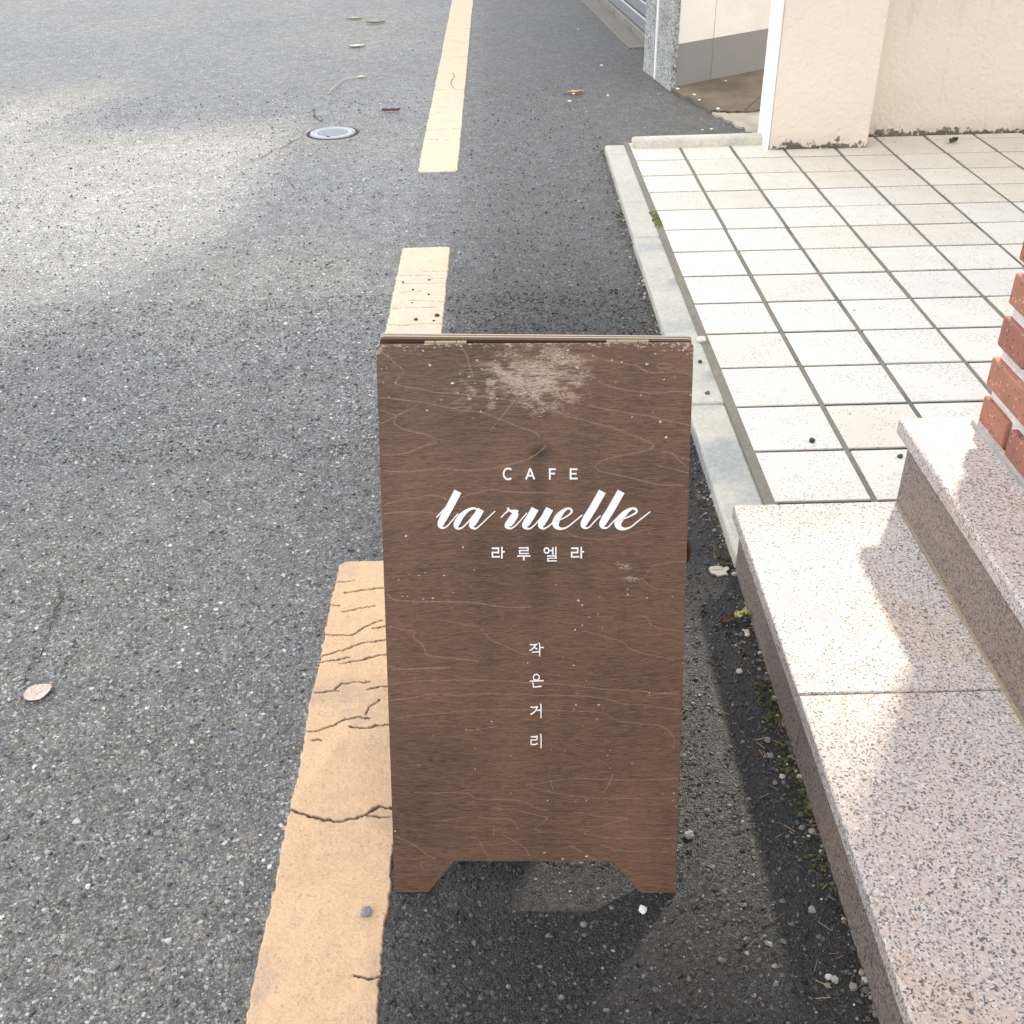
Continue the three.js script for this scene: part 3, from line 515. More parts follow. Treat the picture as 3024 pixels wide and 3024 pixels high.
// ---------------------------------------------------------------- brick wall on the upper step
{
  const wall = thing('brick_wall', 'red brick wall with thick white mortar standing on the upper granite step', 'wall', 0.806, 0.285, -1.578);
  const pitch = 0.0722, bh = 0.0515, L = 0.185, gap = 0.018, depth = 0.20, H = 2.45, len = 2.2, r = rng(91);
  const core = boxUV(moved(new THREE.BoxGeometry(depth - 0.014, H, len - 0.014), depth / 2, H / 2, len / 2), 0.6);
  mesh('mortar', core, mortarMat, wall);
  const full = [], rest = [];
  for (let i = 0; i < 5; i++) full.push(boxUV(rbox(0.10, bh, L, 0.004), 0.4, r(), r()));
  const courses = Math.floor(H / pitch);
  for (let k = 0; k < courses; k++) {
    const y = 0.001 + bh / 2 + k * pitch;
    let z = 0;
    for (let n = 0; z < len - 0.03; n++) {
      const l = n === 0 ? (k % 2 ? L : 0.098) : Math.min(L, len - z), near = y < 0.72 && z < 0.75;
      const jx = (r() - 0.5) * 0.003;
      if (near) {
        const o = mesh('brick', l === L ? full[Math.floor(r() * 5)] : boxUV(rbox(0.10, bh, l, 0.004), 0.4, r(), r()), brickMats[Math.floor(r() * 4)], wall);
        o.position.set(0.05 + jx - 0.003, y, z + l / 2); o.rotation.set((r() - 0.5) * 0.012, (r() - 0.5) * 0.012, 0);
      } else rest.push(moved(new THREE.BoxGeometry(0.10, bh, l), 0.05 + jx - 0.003, y, z + l / 2));
      z += l + gap;
    }
    // the end face of the wall, second half of its thickness
    (y < 0.72 ? (g) => mesh('brick', boxUV(g, 0.4), brickMats[k % 4], wall) : (g) => rest.push(g))(moved(y < 0.72 ? rbox(0.09, bh, 0.1, 0.004) : new THREE.BoxGeometry(0.09, bh, 0.1), 0.155, y, 0.048));
  }
  const strip = rest.map((g) => { if (g.index) g = g.toNonIndexed(); return g; });
  stuff(mesh('brick', boxUV(mergeGeometries(strip), 0.4), brickMats[0], wall));
  const bed = mesh('mortar_bed', boxUV(new THREE.BoxGeometry(0.012, 0.007, len), 0.6), mat(concreteTex, 0.9, 0.002, { color: lin(0.55, 0.53, 0.52) }), wall); bed.position.set(-0.006, 0.0035, len / 2);
}

{ // slab added out of the picture above the forecourt to block the sun: it rests on the brick wall and on a post
  const wall = scene.getObjectByName('brick_wall');
  mesh('added_canopy', boxUV(moved(rbox(1.75, 0.14, 4.5, 0.01), 1.02, 2.53, -0.172), 0.6), edgingMat, wall);
  mesh('added_canopy_post', boxUV(moved(rbox(0.08, 2.75, 0.08, 0.006), 1.82, 1.1, -2.2), 0.6), edgingMat, wall);
}

// ---------------------------------------------------------------- gatepost, garden wall
const renderUV = (g) => { const p = g.attributes.position, n = g.attributes.normal, uv = g.attributes.uv; for (let i = 0; i < p.count; i++) uv.setXY(i, (Math.abs(n.getX(i)) > 0.7 ? p.getZ(i) : p.getX(i)) / 3, p.getY(i) / 1.5); return g; };
function rendered(w, h, d) { return renderUV(moved(new RoundedBoxGeometry(w, h, d, 2, 0.006), 0, h / 2, 0)); }
{
  const post = thing('gatepost', 'square cream plastered gatepost with a white left side at the forecourt corner', 'gatepost', 1.2425, TOP - 0.01, -4.311);
  mesh('shaft', rendered(0.388, 2.55, 0.17), creamMat, post).position.set(0.002, 0, 0.0065);
  const side = mesh('side_panel', boxUV(moved(new RoundedBoxGeometry(0.008, 2.55, 0.176, 1, 0.002), 0, 1.275, 0), 1.5), whiteMat, post); side.position.set(-0.196, 0, 0.003); tag(side, 'white side of the gatepost');  // left face in a lighter colour than the shaft
  mesh('cap', boxUV(moved(rbox(0.46, 0.06, 0.26, 0.01), 0, 2.582, 0), 0.6), edgingMat, post);
  const wall = thing('garden_wall', 'cream plastered wall behind the tiles with dark grime along its foot', 'wall', 3.3, TOP - 0.01, -4.455);
  mesh('wall_face', rendered(3.9, 2.42, 0.13), creamMat, wall);
  mesh('coping', boxUV(moved(rbox(3.95, 0.06, 0.2, 0.01), 0, 2.452, 0), 0.6), edgingMat, wall);
  // the last bit of grout where wall and forecourt meet
}

// ---------------------------------------------------------------- alley between the gatepost and the next house
{
  const poly = (name, pts, y, m) => {
    const s = new THREE.Shape(pts.map(([x, z]) => new THREE.Vector2(x, -z))), g = new THREE.ExtrudeGeometry(s, { depth: 0.05, bevelEnabled: false });
    g.rotateX(-Math.PI / 2); g.translate(0, y - 0.05, 0);
    return struct(mesh(name, boxUV(g, 0.8), m, scene));
  };
  const rag = (pts, seed) => { const r = rng(seed), o = []; pts.forEach((p, i) => { const q = pts[(i + 1) % pts.length]; for (let t = 0; t < 8; t++) o.push([mix(p[0], q[0], t / 8) + (r() - 0.5) * 0.03 * (t > 0), mix(p[1], q[1], t / 8) + (r() - 0.5) * 0.03 * (t > 0)]); }); return o; };
  poly('alley_apron', rag([[1.06, -4.56], [2.2, -4.56], [2.2, -4.94], [1.17, -4.945], [1.06, -4.93], [0.96, -4.96], [1.04, -4.68]], 5), 0.010, paleDirtMat);
  poly('alley_ground', rag([[0.955, -4.965], [1.06, -4.935], [1.17, -4.95], [2.3, -4.945], [2.3, -6.6], [1.36, -5.83], [0.84, -5.45]], 6), 0.016, dirtMat);
}

// ---------------------------------------------------------------- house with the white wall, shutter and stone pier
{
  const house = thing('plaster_house', 'white plastered house with a grey painted base beyond the alley', 'house', 0.845, 0, -5.44);
  const ang = Math.atan2(0.37, 0.53), len = 2.5;            // the front runs back to the right
  const place = (g) => g.rotateY(ang);
  const crackX = 0.262, wt = 0.06, s0 = 0.02;
  mesh('wall', boxUV(place(moved(new THREE.BoxGeometry(crackX - s0 - 0.003, 6.2, wt), (crackX + s0) / 2, 0.21 + 3.1, -wt / 2)), 1.5), whiteMat, house);
  mesh('wall', boxUV(place(moved(new THREE.BoxGeometry(len - crackX - 0.003, 6.2, wt), (len + crackX) / 2 + 0.0015, 0.21 + 3.1, -wt / 2)), 1.5, 0.3, 0.2), whiteMat, house);
  mesh('painted_base', boxUV(place(moved(new THREE.BoxGeometry(crackX - s0 - 0.004, 0.25, wt), (crackX + s0) / 2, 0.0849, -wt / 2 - 0.001)), 1.5), dadoMat, house);
  mesh('painted_base', boxUV(place(moved(new THREE.BoxGeometry(len - crackX - 0.004, 0.25, wt), (len + crackX) / 2 + 0.002, 0.0849, -wt / 2 - 0.001)), 1.5, 0.4, 0.1), dadoMat, house);
  mesh('joint', boxUV(place(moved(new THREE.BoxGeometry(0.012, 6.2, 0.02), crackX, 3.1, -0.013)), 1.5), mat(whiteTex, 0.9, 0, { color: lin(0.42, 0.38, 0.30) }), house);
  mesh('added_shade_wall', boxUV(moved(new THREE.BoxGeometry(1.85, 6.4, 0.5), 1.28, 3.2, -1.71), 1.5), whiteMat, house);  // unseen wall added and sized to keep sun off sign and road
  mesh('roof', boxUV(moved(rbox(2.4, 0.14, 1.5, 0.02), 1.3, 6.48, -1.2), 0.6), greyConcreteMat, house);
}
{
  const gar = thing('garage', 'grey roller shutter garage beside the lane behind a granite pier', 'garage', 0.86, 0, -6.3);
  // granite pier, its face to the lane, painted white higher up
  const turn = Math.atan2(0.837 - 0.764, 5.932 - 5.43);
  const pier = (name, m, z0, z1, y0, y1, w, seed) => { const g = boxUV(moved(rbox(w, y1 - y0, z0 - z1, 0.006), w / 2, (y0 + y1) / 2, (z0 + z1) / 2), 0.5, seed * 0.3, 0); g.rotateY(turn); const o = mesh(name, g, m, gar); o.position.set(0.837 - 0.86, 0, -5.43 + 6.3); return o; };
  pier('pier_block', postMat, 0, -0.262, -0.05, 0.43, 0.03, 1);
  pier('pier_block', postMat, -0.290, -0.507, -0.05, 0.47, 0.03, 2);
  const pw = pier('pier_top', whiteMat, 0, -0.507, 0.431, 2.5, 0.029, 3); pw.position.x += 0.002; tag(pw, 'white painted upper part of the pier');
  pier('guide_rail', whiteMat, -0.264, -0.288, 0.0, 2.4, 0.034, 4).position.x -= 0.006;
  const tilt = Math.atan2(0.097, 1.22), swing = (o) => { const x = o.position.x, z = o.position.z + 0.35; o.position.x = x * Math.cos(tilt) + z * Math.sin(tilt); o.position.z = -0.35 + z * Math.cos(tilt) - x * Math.sin(tilt); o.rotation.y = tilt; return o; };
  const n = 30, slat = 0.082;
  const sg = boxUV(new RoundedBoxGeometry(0.02, slat - 0.006, 2.6, 2, 0.009), 0.5);
  for (let i = 0; i < n; i++) { const o = mesh('slat', sg, shutterMat, gar); o.position.set(0.016, 0.052 + slat * (i + 0.5), -0.34 - 1.3); swing(o); o.rotation.order = 'YXZ'; o.rotation.z = 0.12; }
  { const o = mesh('shutter_backing', boxUV(new THREE.BoxGeometry(0.02, 2.5, 2.6), 0.5), new THREE.MeshStandardMaterial({ color: lin(0.12, 0.13, 0.14), roughness: 0.7 }), gar); o.position.set(0.03, 1.25, -1.64); swing(o); }
  { const o = mesh('apron', boxUV(rbox(0.11, 0.06, 2.75, 0.004), 0.6), mat(concreteTex, 0.9, 0.002, { color: lin(0.24, 0.235, 0.22) }), gar); o.position.set(-0.058, -0.024, -1.62); swing(o); }
  { const o = mesh('sill', boxUV(rbox(0.05, 0.1, 2.75, 0.006), 0.6), mat(concreteTex, 0.9, 0.002, { color: lin(0.3, 0.29, 0.26) }), gar); o.position.set(0.022, 0.001, -1.68); swing(o); }
  mesh('lintel', boxUV(moved(rbox(0.22, 0.3, 3.3, 0.01), 0.1, 2.66, -1.3), 1.5), whiteMat, gar);
  mesh('body', boxUV(moved(new THREE.BoxGeometry(2.2, 2.75, 2.6), 1.15, 1.375, -1.7), 1.5), whiteMat, gar);
  mesh('added_shade_building', boxUV(moved(new THREE.BoxGeometry(3.5, 4.7, 2.2), 1.85, 2.35, -5.15), 1.5), whiteMat, gar);  // unseen block added low enough to leave a sun gap on the road
  mesh('added_shade_building', boxUV(moved(new THREE.BoxGeometry(0.8, 9.4, 6), 0.5, 4.7, -9.7), 1.5), whiteMat, gar);  // tall narrow block, added unseen to shade the far left road
}

// ---------------------------------------------------------------- A-frame sign
const SIGN_O = new THREE.Vector3(0.019, 0.0018, -0.868);
{
  const sign = thing('a_frame_sign', 'brown stained plywood A-frame café sign with white lettering on the road', 'sign', SIGN_O.x, SIGN_O.y, SIGN_O.z);
  const U = new THREE.Vector3(0.99958, -0.00961, 0.02746), V = new THREE.Vector3(0.01868, 0.93558, -0.35261), N = new THREE.Vector3(-0.0223, 0.35297, 0.93537);
  const W0 = -0.182, W1 = 0.184, H = 0.7085, T = 0.0085;
  // ---- stained face: metres from the middle of the foot
  const PW = 1024, PH = 2048, px = (x) => (x - W0) / (W1 - W0) * PW, py = (y) => (1 - y / H) * PH, mmx = (x) => px(x / 1000), mmy = (y) => py(y / 1000), s = PW / ((W1 - W0) * 1000);
  const cv = document.createElement('canvas'); cv.width = PW; cv.height = PH;
  const ctx = cv.getContext('2d');
  const im = ctx.createImageData(PW, PH);
  for (let j = 0; j < PH; j++) for (let i = 0; i < PW; i++) {
    const x = W0 + (i / PW) * (W1 - W0), y = H * (1 - j / PH), o = (j * PW + i) * 4;
    const wv = 0.02 * (fbm(x * 5 + 3, y * 5, 401, 3) - 0.5);
    const fine = fbm(x * 130, (y + wv) * 1500, 402, 2), mid = fbm(x * 28, (y + wv) * 330, 403, 3), big = fbm(x * 9 + 2, y * 11, 404, 4), vert = fbm(x * 16, y * 2.2, 405, 3);
    let k = 1 + 0.95 * (fine - 0.5) + 0.36 * (mid - 0.5) + 0.5 * (big - 0.5) + 0.5 * (vert - 0.5);
    const pore = smooth(0.66, 0.8, fbm(x * 260, (y + wv) * 2400, 406, 2)); k *= 1 - 0.5 * pore;
    const fade = smooth(0.30, 0.70, y);                                       // the upper part has weathered greyer
    const knot = smooth(1, 0, Math.hypot((x - 0.008) / 0.026, (y - 0.583 + 6 * (x - 0.008) ** 2) / 0.013)) * 0.6 + 0.26 * smooth(0.016, 0, Math.abs(x - 0.008 + 0.004 * vert)) * smooth(0.40, 0.57, y) * smooth(0.60, 0.57, y) + 0.14 * smooth(0.02, 0, Math.abs(x - 0.006)) * smooth(0.62, 0.5, y) * smooth(0.1, 0.25, y);
    k *= 1 - clamp(knot);
    // stain rubbed off in flakes along the grain
    const edgeWear = smooth(0.03, 0, H - y) * 0.55 + smooth(0.008, 0, H - y) * 0.22 + smooth(0.004, 0, Math.min(x - W0, W1 - x)) * 0.35 + smooth(0.05, 0.0, Math.hypot(x - W1, y - H)) * 0.45 + smooth(0.02, 0, Math.hypot(x - W0, y - H)) * 0.5;
    const fl = fbm(x * 300, y * 460, 407, 4), wear = smooth(0.0, 0.16, fl - 0.98 + 0.55 * clamp(edgeWear));
    const spread = smooth(1, 0, Math.hypot((x - 0.0) / 0.10, (y - 0.672) / 0.05)) + 0.5 * smooth(1, 0, Math.hypot((x + 0.07) / 0.05, (y - 0.655) / 0.05)), scuff = smooth(0.50, 0.72, fbm(x * 120, (y + wv) * 520, 408, 3) * 0.6 + fbm(x * 22, y * 30, 409, 3) * 0.4 + 0.16 * spread - 0.02) * clamp(spread * 1.4) * 0.65;
    const r = (0.132 + 0.016 * fade) * k, g = (0.070 + 0.015 * fade) * k, b = (0.039 + 0.012 * fade) * k;
    const ww = Math.max(wear, scuff); im.data[o] = enc(mix(r, 0.42, ww)); im.data[o + 1] = enc(mix(g, 0.335, ww)); im.data[o + 2] = enc(mix(b, 0.27, ww)); im.data[o + 3] = 255;
  }
  ctx.putImageData(im, 0, 0);
  const rr = rng(411);
  const wiggly = (text, w, style, jit) => {          // a line of uneven width and strength
    const P = pts2(text);
    for (let i = 0; i < P.length - 1; i++) {
      const n = Math.max(2, Math.round(Math.hypot(P[i + 1][0] - P[i][0], P[i + 1][1] - P[i][1]) / 1.2));
      for (let t = 0; t < n; t++) {
        const q = (f) => { const a = P[Math.max(0, i - 1)], b = P[i], c = P[i + 1], d = P[Math.min(P.length - 1, i + 2)], g = (k) => 0.5 * (2 * b[k] + (c[k] - a[k]) * f + (2 * a[k] - 5 * b[k] + 4 * c[k] - d[k]) * f * f + (3 * b[k] - a[k] - 3 * c[k] + d[k]) * f * f * f); return [mmx(g(0)) + (rr() - 0.5) * jit * s, mmy(g(1)) + (rr() - 0.5) * jit * s]; };
        const [x0, y0] = q(t / n), [x1, y1] = q((t + 1) / n);
        ctx.globalAlpha = style[1] * (0.45 + 0.75 * rr()); ctx.strokeStyle = style[0]; ctx.lineWidth = w * s * (0.5 + rr()); ctx.lineCap = 'round';
        ctx.beginPath(); ctx.moveTo(x0, y0); ctx.lineTo(x1, y1); ctx.stroke();
      }
    }
    ctx.globalAlpha = 1;
  };
  GRAIN_LINES.forEach((l, i) => { const lower = i > 14 ? 0.5 : 0.85; wiggly(l, 0.95, ['rgb(158,128,106)', lower * 0.85], 0.9); wiggly(l, 2.2, ['rgb(125,98,80)', 0.2 * lower], 1.4); });
  SCRATCH_LINES.forEach((l) => wiggly(l, 0.7, ['rgb(190,162,142)', 0.5], 0.4));
  // rubbed patches: many short strokes along the grain inside an outline
  WORN_PATCHES.forEach((t, n) => {
    const P = pts2(t), path = new Path2D(); P.forEach(([x, y], i) => (i ? path.lineTo(mmx(x), mmy(y)) : path.moveTo(mmx(x), mmy(y)))); path.closePath();
    const xs = P.map((p) => p[0]), ys = P.map((p) => p[1]), x0 = Math.min(...xs), x1 = Math.max(...xs), y0 = Math.min(...ys), y1 = Math.max(...ys), area = (x1 - x0) * (y1 - y0);
    for (let i = 0; i < area * (n ? 1.3 : 1.7); i++) {
      let x = mix(x0, x1, rr()), y = mix(y0, y1, rr());
      if (!ctx.isPointInPath(path, mmx(x), mmy(y))) continue;
      const jr = (n ? 2.5 : 16) * (rr() + rr() - 1), ja = rr() * 6.283; x += jr * 1.2 * Math.cos(ja); y += jr * Math.sin(ja);
      if (y > 708 || fbm(x * 0.06, y * 0.11, 421, 4) + (rr() - 0.5) * 0.25 < (n ? 0.42 : 0.47)) continue;
      const k = 0.82 + 0.36 * rr(); ctx.globalAlpha = 0.22 + 0.42 * rr(); ctx.fillStyle = `rgb(${190 * k | 0},${172 * k | 0},${154 * k | 0})`;
      ctx.fillRect(mmx(x), mmy(y), (1 + 4.5 * rr() * rr()) * s, (0.3 + 0.45 * rr()) * s);
    }
    ctx.globalAlpha = 1;
  });
  // chips down to bare wood and specks of white
  const chip = (x, y, r) => {
    ctx.globalAlpha = 0.45 + 0.55 * rr(); const tl = (rr() - 0.5) * 2.4, ct = Math.cos(tl), sn = Math.sin(tl), el = 0.5 + 0.5 * rr();
    ctx.fillStyle = `rgb(${225 + 25 * rr() | 0},${208 + 28 * rr() | 0},${194 + 30 * rr() | 0})`; ctx.beginPath();
    for (let a = 0; a < 7; a++) { const q = r * (0.35 + 0.75 * rr()), t = a / 7 * 6.283; ctx[a ? 'lineTo' : 'moveTo'](mmx(x + q * 1.3 * (Math.cos(t) * ct - el * Math.sin(t) * sn)), mmy(y + q * 1.1 * (Math.cos(t) * sn + el * Math.sin(t) * ct))); }
    ctx.closePath(); ctx.fill(); ctx.globalAlpha = 1;
  };
  PAINT_CHIPS.forEach((t) => pts2(t).forEach(([x, y, r]) => chip(x, y, r * 0.95)));
  for (let i = 0; i < 110; i++) { const a = rr(), top = a < 0.6; chip(mix(W0, W1, rr()) * 1000, top ? 708 - 70 * Math.pow(rr(), 2) : 700 * rr(), 0.18 + 0.42 * rr() * rr()); }
  for (let i = 0; i < 70; i++) chip(rr() < 0.5 ? W0 * 1000 + 1.5 * rr() : W1 * 1000 - 1.5 * rr(), 705 * rr(), 0.3 + 0.9 * rr() * rr());
  const faceMap = new THREE.CanvasTexture(cv); faceMap.colorSpace = THREE.SRGBColorSpace; faceMap.magFilter = THREE.LinearFilter;
  const fineBump = makeTex(512, 1024, (u, v, o) => { o[3] = 0.5 + 0.5 * (fbm(u * 48, v * 1060, 431, 2, 48, 1060) - 0.5) + 0.4 * (fbm(u * 14, v * 150, 432, 3, 14, 150) - 0.5); });
  const faceMat = new THREE.MeshStandardMaterial({ map: faceMap, bumpMap: fineBump.bumpMap, bumpScale: 0.0006, roughness: 0.6 });
  const edgeMat = new THREE.MeshStandardMaterial({ color: lin(0.16, 0.085, 0.055), roughness: 0.7 });
  const paleEdgeMat = new THREE.MeshStandardMaterial({ color: lin(0.52, 0.44, 0.36), roughness: 0.7 });
  const innerMat = new THREE.MeshStandardMaterial({ color: lin(0.085, 0.042, 0.028), roughness: 0.7 });
  const outline = () => {
    const p = new THREE.Shape(), c = 0.006;
    p.moveTo(W0, 0); p.lineTo(-0.138, 0); p.lineTo(-0.103, 0.0455); p.lineTo(0.101, 0.0455); p.lineTo(0.139, 0); p.lineTo(W1, 0);
    p.lineTo(W1, H - c); p.quadraticCurveTo(W1, H, W1 - c, H); p.lineTo(W0 + c, H); p.quadraticCurveTo(W0, H, W0, H - c); p.lineTo(W0, 0);
    return p;
  };
  const front = new THREE.ExtrudeGeometry(outline(), { depth: T - 0.0016, bevelEnabled: true, bevelThickness: 0.0008, bevelSize: 0.0008, bevelOffset: -0.0008, bevelSegments: 2, curveSegments: 6 });
  front.translate(0, 0, -T + 0.0008);
  { const p = front.attributes.position, uv = front.attributes.uv; for (let i = 0; i < p.count; i++) uv.setXY(i, (p.getX(i) - W0) / (W1 - W0), p.getY(i) / H); }
  const fp = mesh('front_panel', front, faceMat, sign);
  fp.quaternion.setFromRotationMatrix(new THREE.Matrix4().makeBasis(U, V, N));
  tag(fp, 'front board with white café lettering');

  // ---- raised white letters, each glyph one mesh, each stroke a ribbon of varying width
  let lift = 0;
  function stroke(text) {
    const P = pts2(text), M = [];
    for (let i = 0; i < P.length - 1; i++) {
      const a = P[Math.max(0, i - 1)], b = P[i], c = P[i + 1], d = P[Math.min(P.length - 1, i + 2)], n = P.length > 2 ? 7 : 1;
      for (let t = 0; t < n; t++) { const f = t / n; M.push([0, 1, 2].map((k) => (k === 2 ? mix(b[k], c[k], f) : 0.5 * (2 * b[k] + (c[k] - a[k]) * f + (2 * a[k] - 5 * b[k] + 4 * c[k] - d[k]) * f * f + (3 * b[k] - a[k] - 3 * c[k] + d[k]) * f * f * f)))); }
    }
    M.push(P[P.length - 1]);
    lift += 1;
    const z1 = 0.0011 + (lift % 9) * 0.00004, z0 = -0.0004, pos = [], L = [], R = [];
    M.forEach((p, i) => {
      const a = M[Math.max(0, i - 1)], b = M[Math.min(M.length - 1, i + 1)], l = Math.hypot(b[0] - a[0], b[1] - a[1]) || 1, nx = -(b[1] - a[1]) / l, ny = (b[0] - a[0]) / l, w = p[2] * mix(0.40, 0.585, smooth(2.4, 6, p[2]));
      L.push([(p[0] + nx * w) / 1000, (p[1] + ny * w) / 1000]); R.push([(p[0] - nx * w) / 1000, (p[1] - ny * w) / 1000]);
    });
    const quad = (a, b, c, d) => pos.push(...a, ...b, ...c, ...a, ...c, ...d), A = (p, z) => [p[0], p[1], z];
    for (let i = 0; i < M.length - 1; i++) {
      quad(A(R[i], z1), A(R[i + 1], z1), A(L[i + 1], z1), A(L[i], z1));
      quad(A(L[i], z1), A(L[i + 1], z1), A(L[i + 1], z0), A(L[i], z0));
      quad(A(R[i + 1], z1), A(R[i], z1), A(R[i], z0), A(R[i + 1], z0));
    }
    const e = M.length - 1;
    quad(A(L[0], z1), A(L[0], z0), A(R[0], z0), A(R[0], z1)); quad(A(R[e], z1), A(R[e], z0), A(L[e], z0), A(L[e], z1));
    const g = new THREE.BufferGeometry(); g.setAttribute('position', new THREE.Float32BufferAttribute(pos, 3)); g.computeVertexNormals();
    return g;
  }
  for (const set of Object.values(LETTERS)) for (const glyph of set) mesh('letter', mergeGeometries(glyph.map(stroke)), letterMat, fp);

  // ---- rear board, plies showing on its top edge, mirrored lean
  const rear = new THREE.Group(); rear.name = 'rear_panel'; sign.add(rear);
  const V2 = V.clone().setZ(-V.z).setX(0.0187).normalize(), U2 = U.clone().addScaledVector(V2, -U.dot(V2)).normalize(), N2 = new THREE.Vector3().crossVectors(U2, V2);   // N2 faces the front board
  const topMid = new THREE.Vector3(0.0345, 0.6635, -1.1312).sub(SIGN_O), foot = topMid.clone().addScaledVector(V2, -H);
  rear.position.copy(foot); rear.quaternion.setFromRotationMatrix(new THREE.Matrix4().makeBasis(U2, V2, N2));
  const plies = 5, th = 0.0085 / plies;
  for (let i = 0; i < plies; i++) {
    const g = new THREE.ExtrudeGeometry(outline(), { depth: th * (i % 2 ? 0.99 : 0.98), bevelEnabled: false, curveSegments: 6 });
    g.translate(0, (i % 2 ? -0.0022 : 0) + (i === 0 ? -0.0006 : 0), -th * (i + 1)); g.scale(0.994, 1, 1);
    mesh('ply', g, i % 2 ? innerMat : i === 0 ? edgeMat : paleEdgeMat, rear);
  }
  // ---- hinges between the boards: three knuckles each and leaves
  for (const hx of [-0.102, 0.109]) {
    const h = new THREE.Group(); h.name = 'hinge'; sign.add(h);
    const c = new THREE.Vector3().addScaledVector(U, hx).addScaledVector(V, H + 0.0002).addScaledVector(N, -T - 0.0036);
    h.position.copy(c); h.quaternion.copy(fp.quaternion);
    for (const [x, l] of [[-0.0185, 0.0115], [0, 0.024], [0.0185, 0.0115]]) { const g = new THREE.CylinderGeometry(0.0031, 0.0031, l, 14); g.rotateZ(Math.PI / 2); mesh('knuckle', moved(g, x, 0, 0), brassMat, h); }
    mesh('leaf', moved(new THREE.BoxGeometry(0.048, 0.02, 0.0009), 0, -0.011, 0.0028), brassMat, h);
  }
  // ---- folding strap that shows past the right edge
  const at = (u, v, w) => new THREE.Vector3().addScaledVector(U, u).addScaledVector(V, v).addScaledVector(N, w);
  const curve = new THREE.CatmullRomCurve3([at(0.178, 0.475, -0.010), at(0.186, 0.468, -0.022), at(0.1915, 0.455, -0.034), at(0.190, 0.435, -0.050), at(0.180, 0.43, -0.09), at(0.172, 0.44, -0.13)]);
  const sg = new THREE.TubeGeometry(curve, 24, 0.0042, 8); mesh('strap', sg, innerMat, sign);
}

// ---------------------------------------------------------------- small round cover in the road
{
  const cover = thing('valve_cover', 'small round silver-blue metal cover set in the road left of the dashes', 'manhole cover', -0.733, -0.004, -4.79);
  const ring = new THREE.LatheGeometry([[0.066, 0], [0.068, 0.008], [0.082, 0.009], [0.084, 0.006], [0.087, 0.006], [0.089, 0.010], [0.098, 0.009], [0.101, -0.01]].map((p) => new THREE.Vector2(...p)), 48);
  mesh('ring', ring, ironMat, cover);
  const lid = new THREE.CylinderGeometry(0.067, 0.067, 0.008, 40); mesh('lid', moved(lid, 0, 0.001, 0), ironDarkMat, cover);
  for (let i = -6; i <= 6; i++) { const x = i * 0.0096, l = 2 * Math.sqrt(0.0640 ** 2 - x * x); const g = rbox(0.0045, 0.004, l, 0.001); const o = mesh('rib', g, ironMat, cover); o.position.set(x, 0.006, 0); }
  cover.rotation.y = -0.55;
  mesh('collar', new THREE.LatheGeometry([[0.097, 0.001], [0.103, 0.0055], [0.113, 0.006], [0.119, 0.002]].map((p) => new THREE.Vector2(...p)), 40), new THREE.MeshStandardMaterial({ color: lin(0.03, 0.03, 0.03), roughness: 0.9 }), cover);
  mesh('keyhole', moved(rbox(0.018, 0.004, 0.008, 0.001), 0.03, 0.0084, 0.07), crackMat, cover);
}

// ---------------------------------------------------------------- leaves, stones, litter
function leafGeo(L, W, curl, seed, ragged = 0) {
  const n = 16, m = 8, P = [], I = [], r = rng(seed);
  for (let i = 0; i <= n; i++) for (let j = 0; j <= m; j++) {
    const t = i / n, a = j / m * 2 - 1, w = W / 2 * Math.pow(Math.sin(Math.PI * Math.pow(t, 0.8)), 0.75) * (1 - ragged * (vnoise(t * 14, a > 0 ? 3 : 9, seed))) + 0.0004;
    P.push((t - 0.5) * L, curl * (a * a * 0.8 + 0.5 * (t - 0.5) ** 2) + 0.0012 * Math.abs(Math.sin(t * 22 + a)) + curl * 0.4 * (vnoise(t * 5, a * 3 + 9, seed) - 0.5), a * w);
  }
  for (let i = 0; i < n; i++) for (let j = 0; j < m; j++) { const a = i * (m + 1) + j, b = a + m + 1; I.push(a, a + 1, b, a + 1, b + 1, b); }
  const top = P.length / 3;                                           // a thin underside
  for (let i = 0; i < top; i++) P.push(P[3 * i], P[3 * i + 1] - 0.0005, P[3 * i + 2]);
  I.slice().forEach((v, k, a) => { if (k % 3 === 0) I.push(a[k] + top, a[k + 2] + top, a[k + 1] + top); });
  const g = new THREE.BufferGeometry(); g.setAttribute('position', new THREE.Float32BufferAttribute(P, 3)); g.setIndex(I); g.computeVertexNormals();
  const c = []; for (let i = 0; i < P.length / 3; i++) { const k = 0.8 + 0.5 * (vnoise(P[3 * i] * 500, P[3 * i + 2] * 700, seed) - 0.4); c.push(k, k, k); }
  g.setAttribute('color', new THREE.Float32BufferAttribute(c, 3));
  return g;
}
function leaf(label, x, y, z, turn, L, W, rgb, curl, seed, ragged = 0) {
  const t = thing('fallen_leaf', label, 'leaf', x, y, z); t.rotation.y = turn;
  const m = new THREE.MeshPhysicalMaterial({ color: lin(...rgb), vertexColors: true, roughness: 0.8, side: THREE.DoubleSide });
  mesh('blade', moved(leafGeo(L, W, curl, seed, ragged), 0, 0.004, 0), m, t);
  const st = new THREE.CylinderGeometry(0.0006, 0.0009, L * 0.3, 6); st.rotateZ(Math.PI / 2); mesh('stalk', moved(st, -L * 0.62, 0.0035, 0), new THREE.MeshStandardMaterial({ color: lin(0.3, 0.17, 0.07), roughness: 0.8 }), t);
  const vein = new THREE.CylinderGeometry(0.0005, 0.0006, L * 0.85, 5); vein.rotateZ(Math.PI / 2); mesh('midrib', moved(vein, 0, 0.0045, 0), new THREE.MeshStandardMaterial({ color: lin(...rgb.map((v) => v * 0.75)), roughness: 0.8 }), t);
  return t;
}
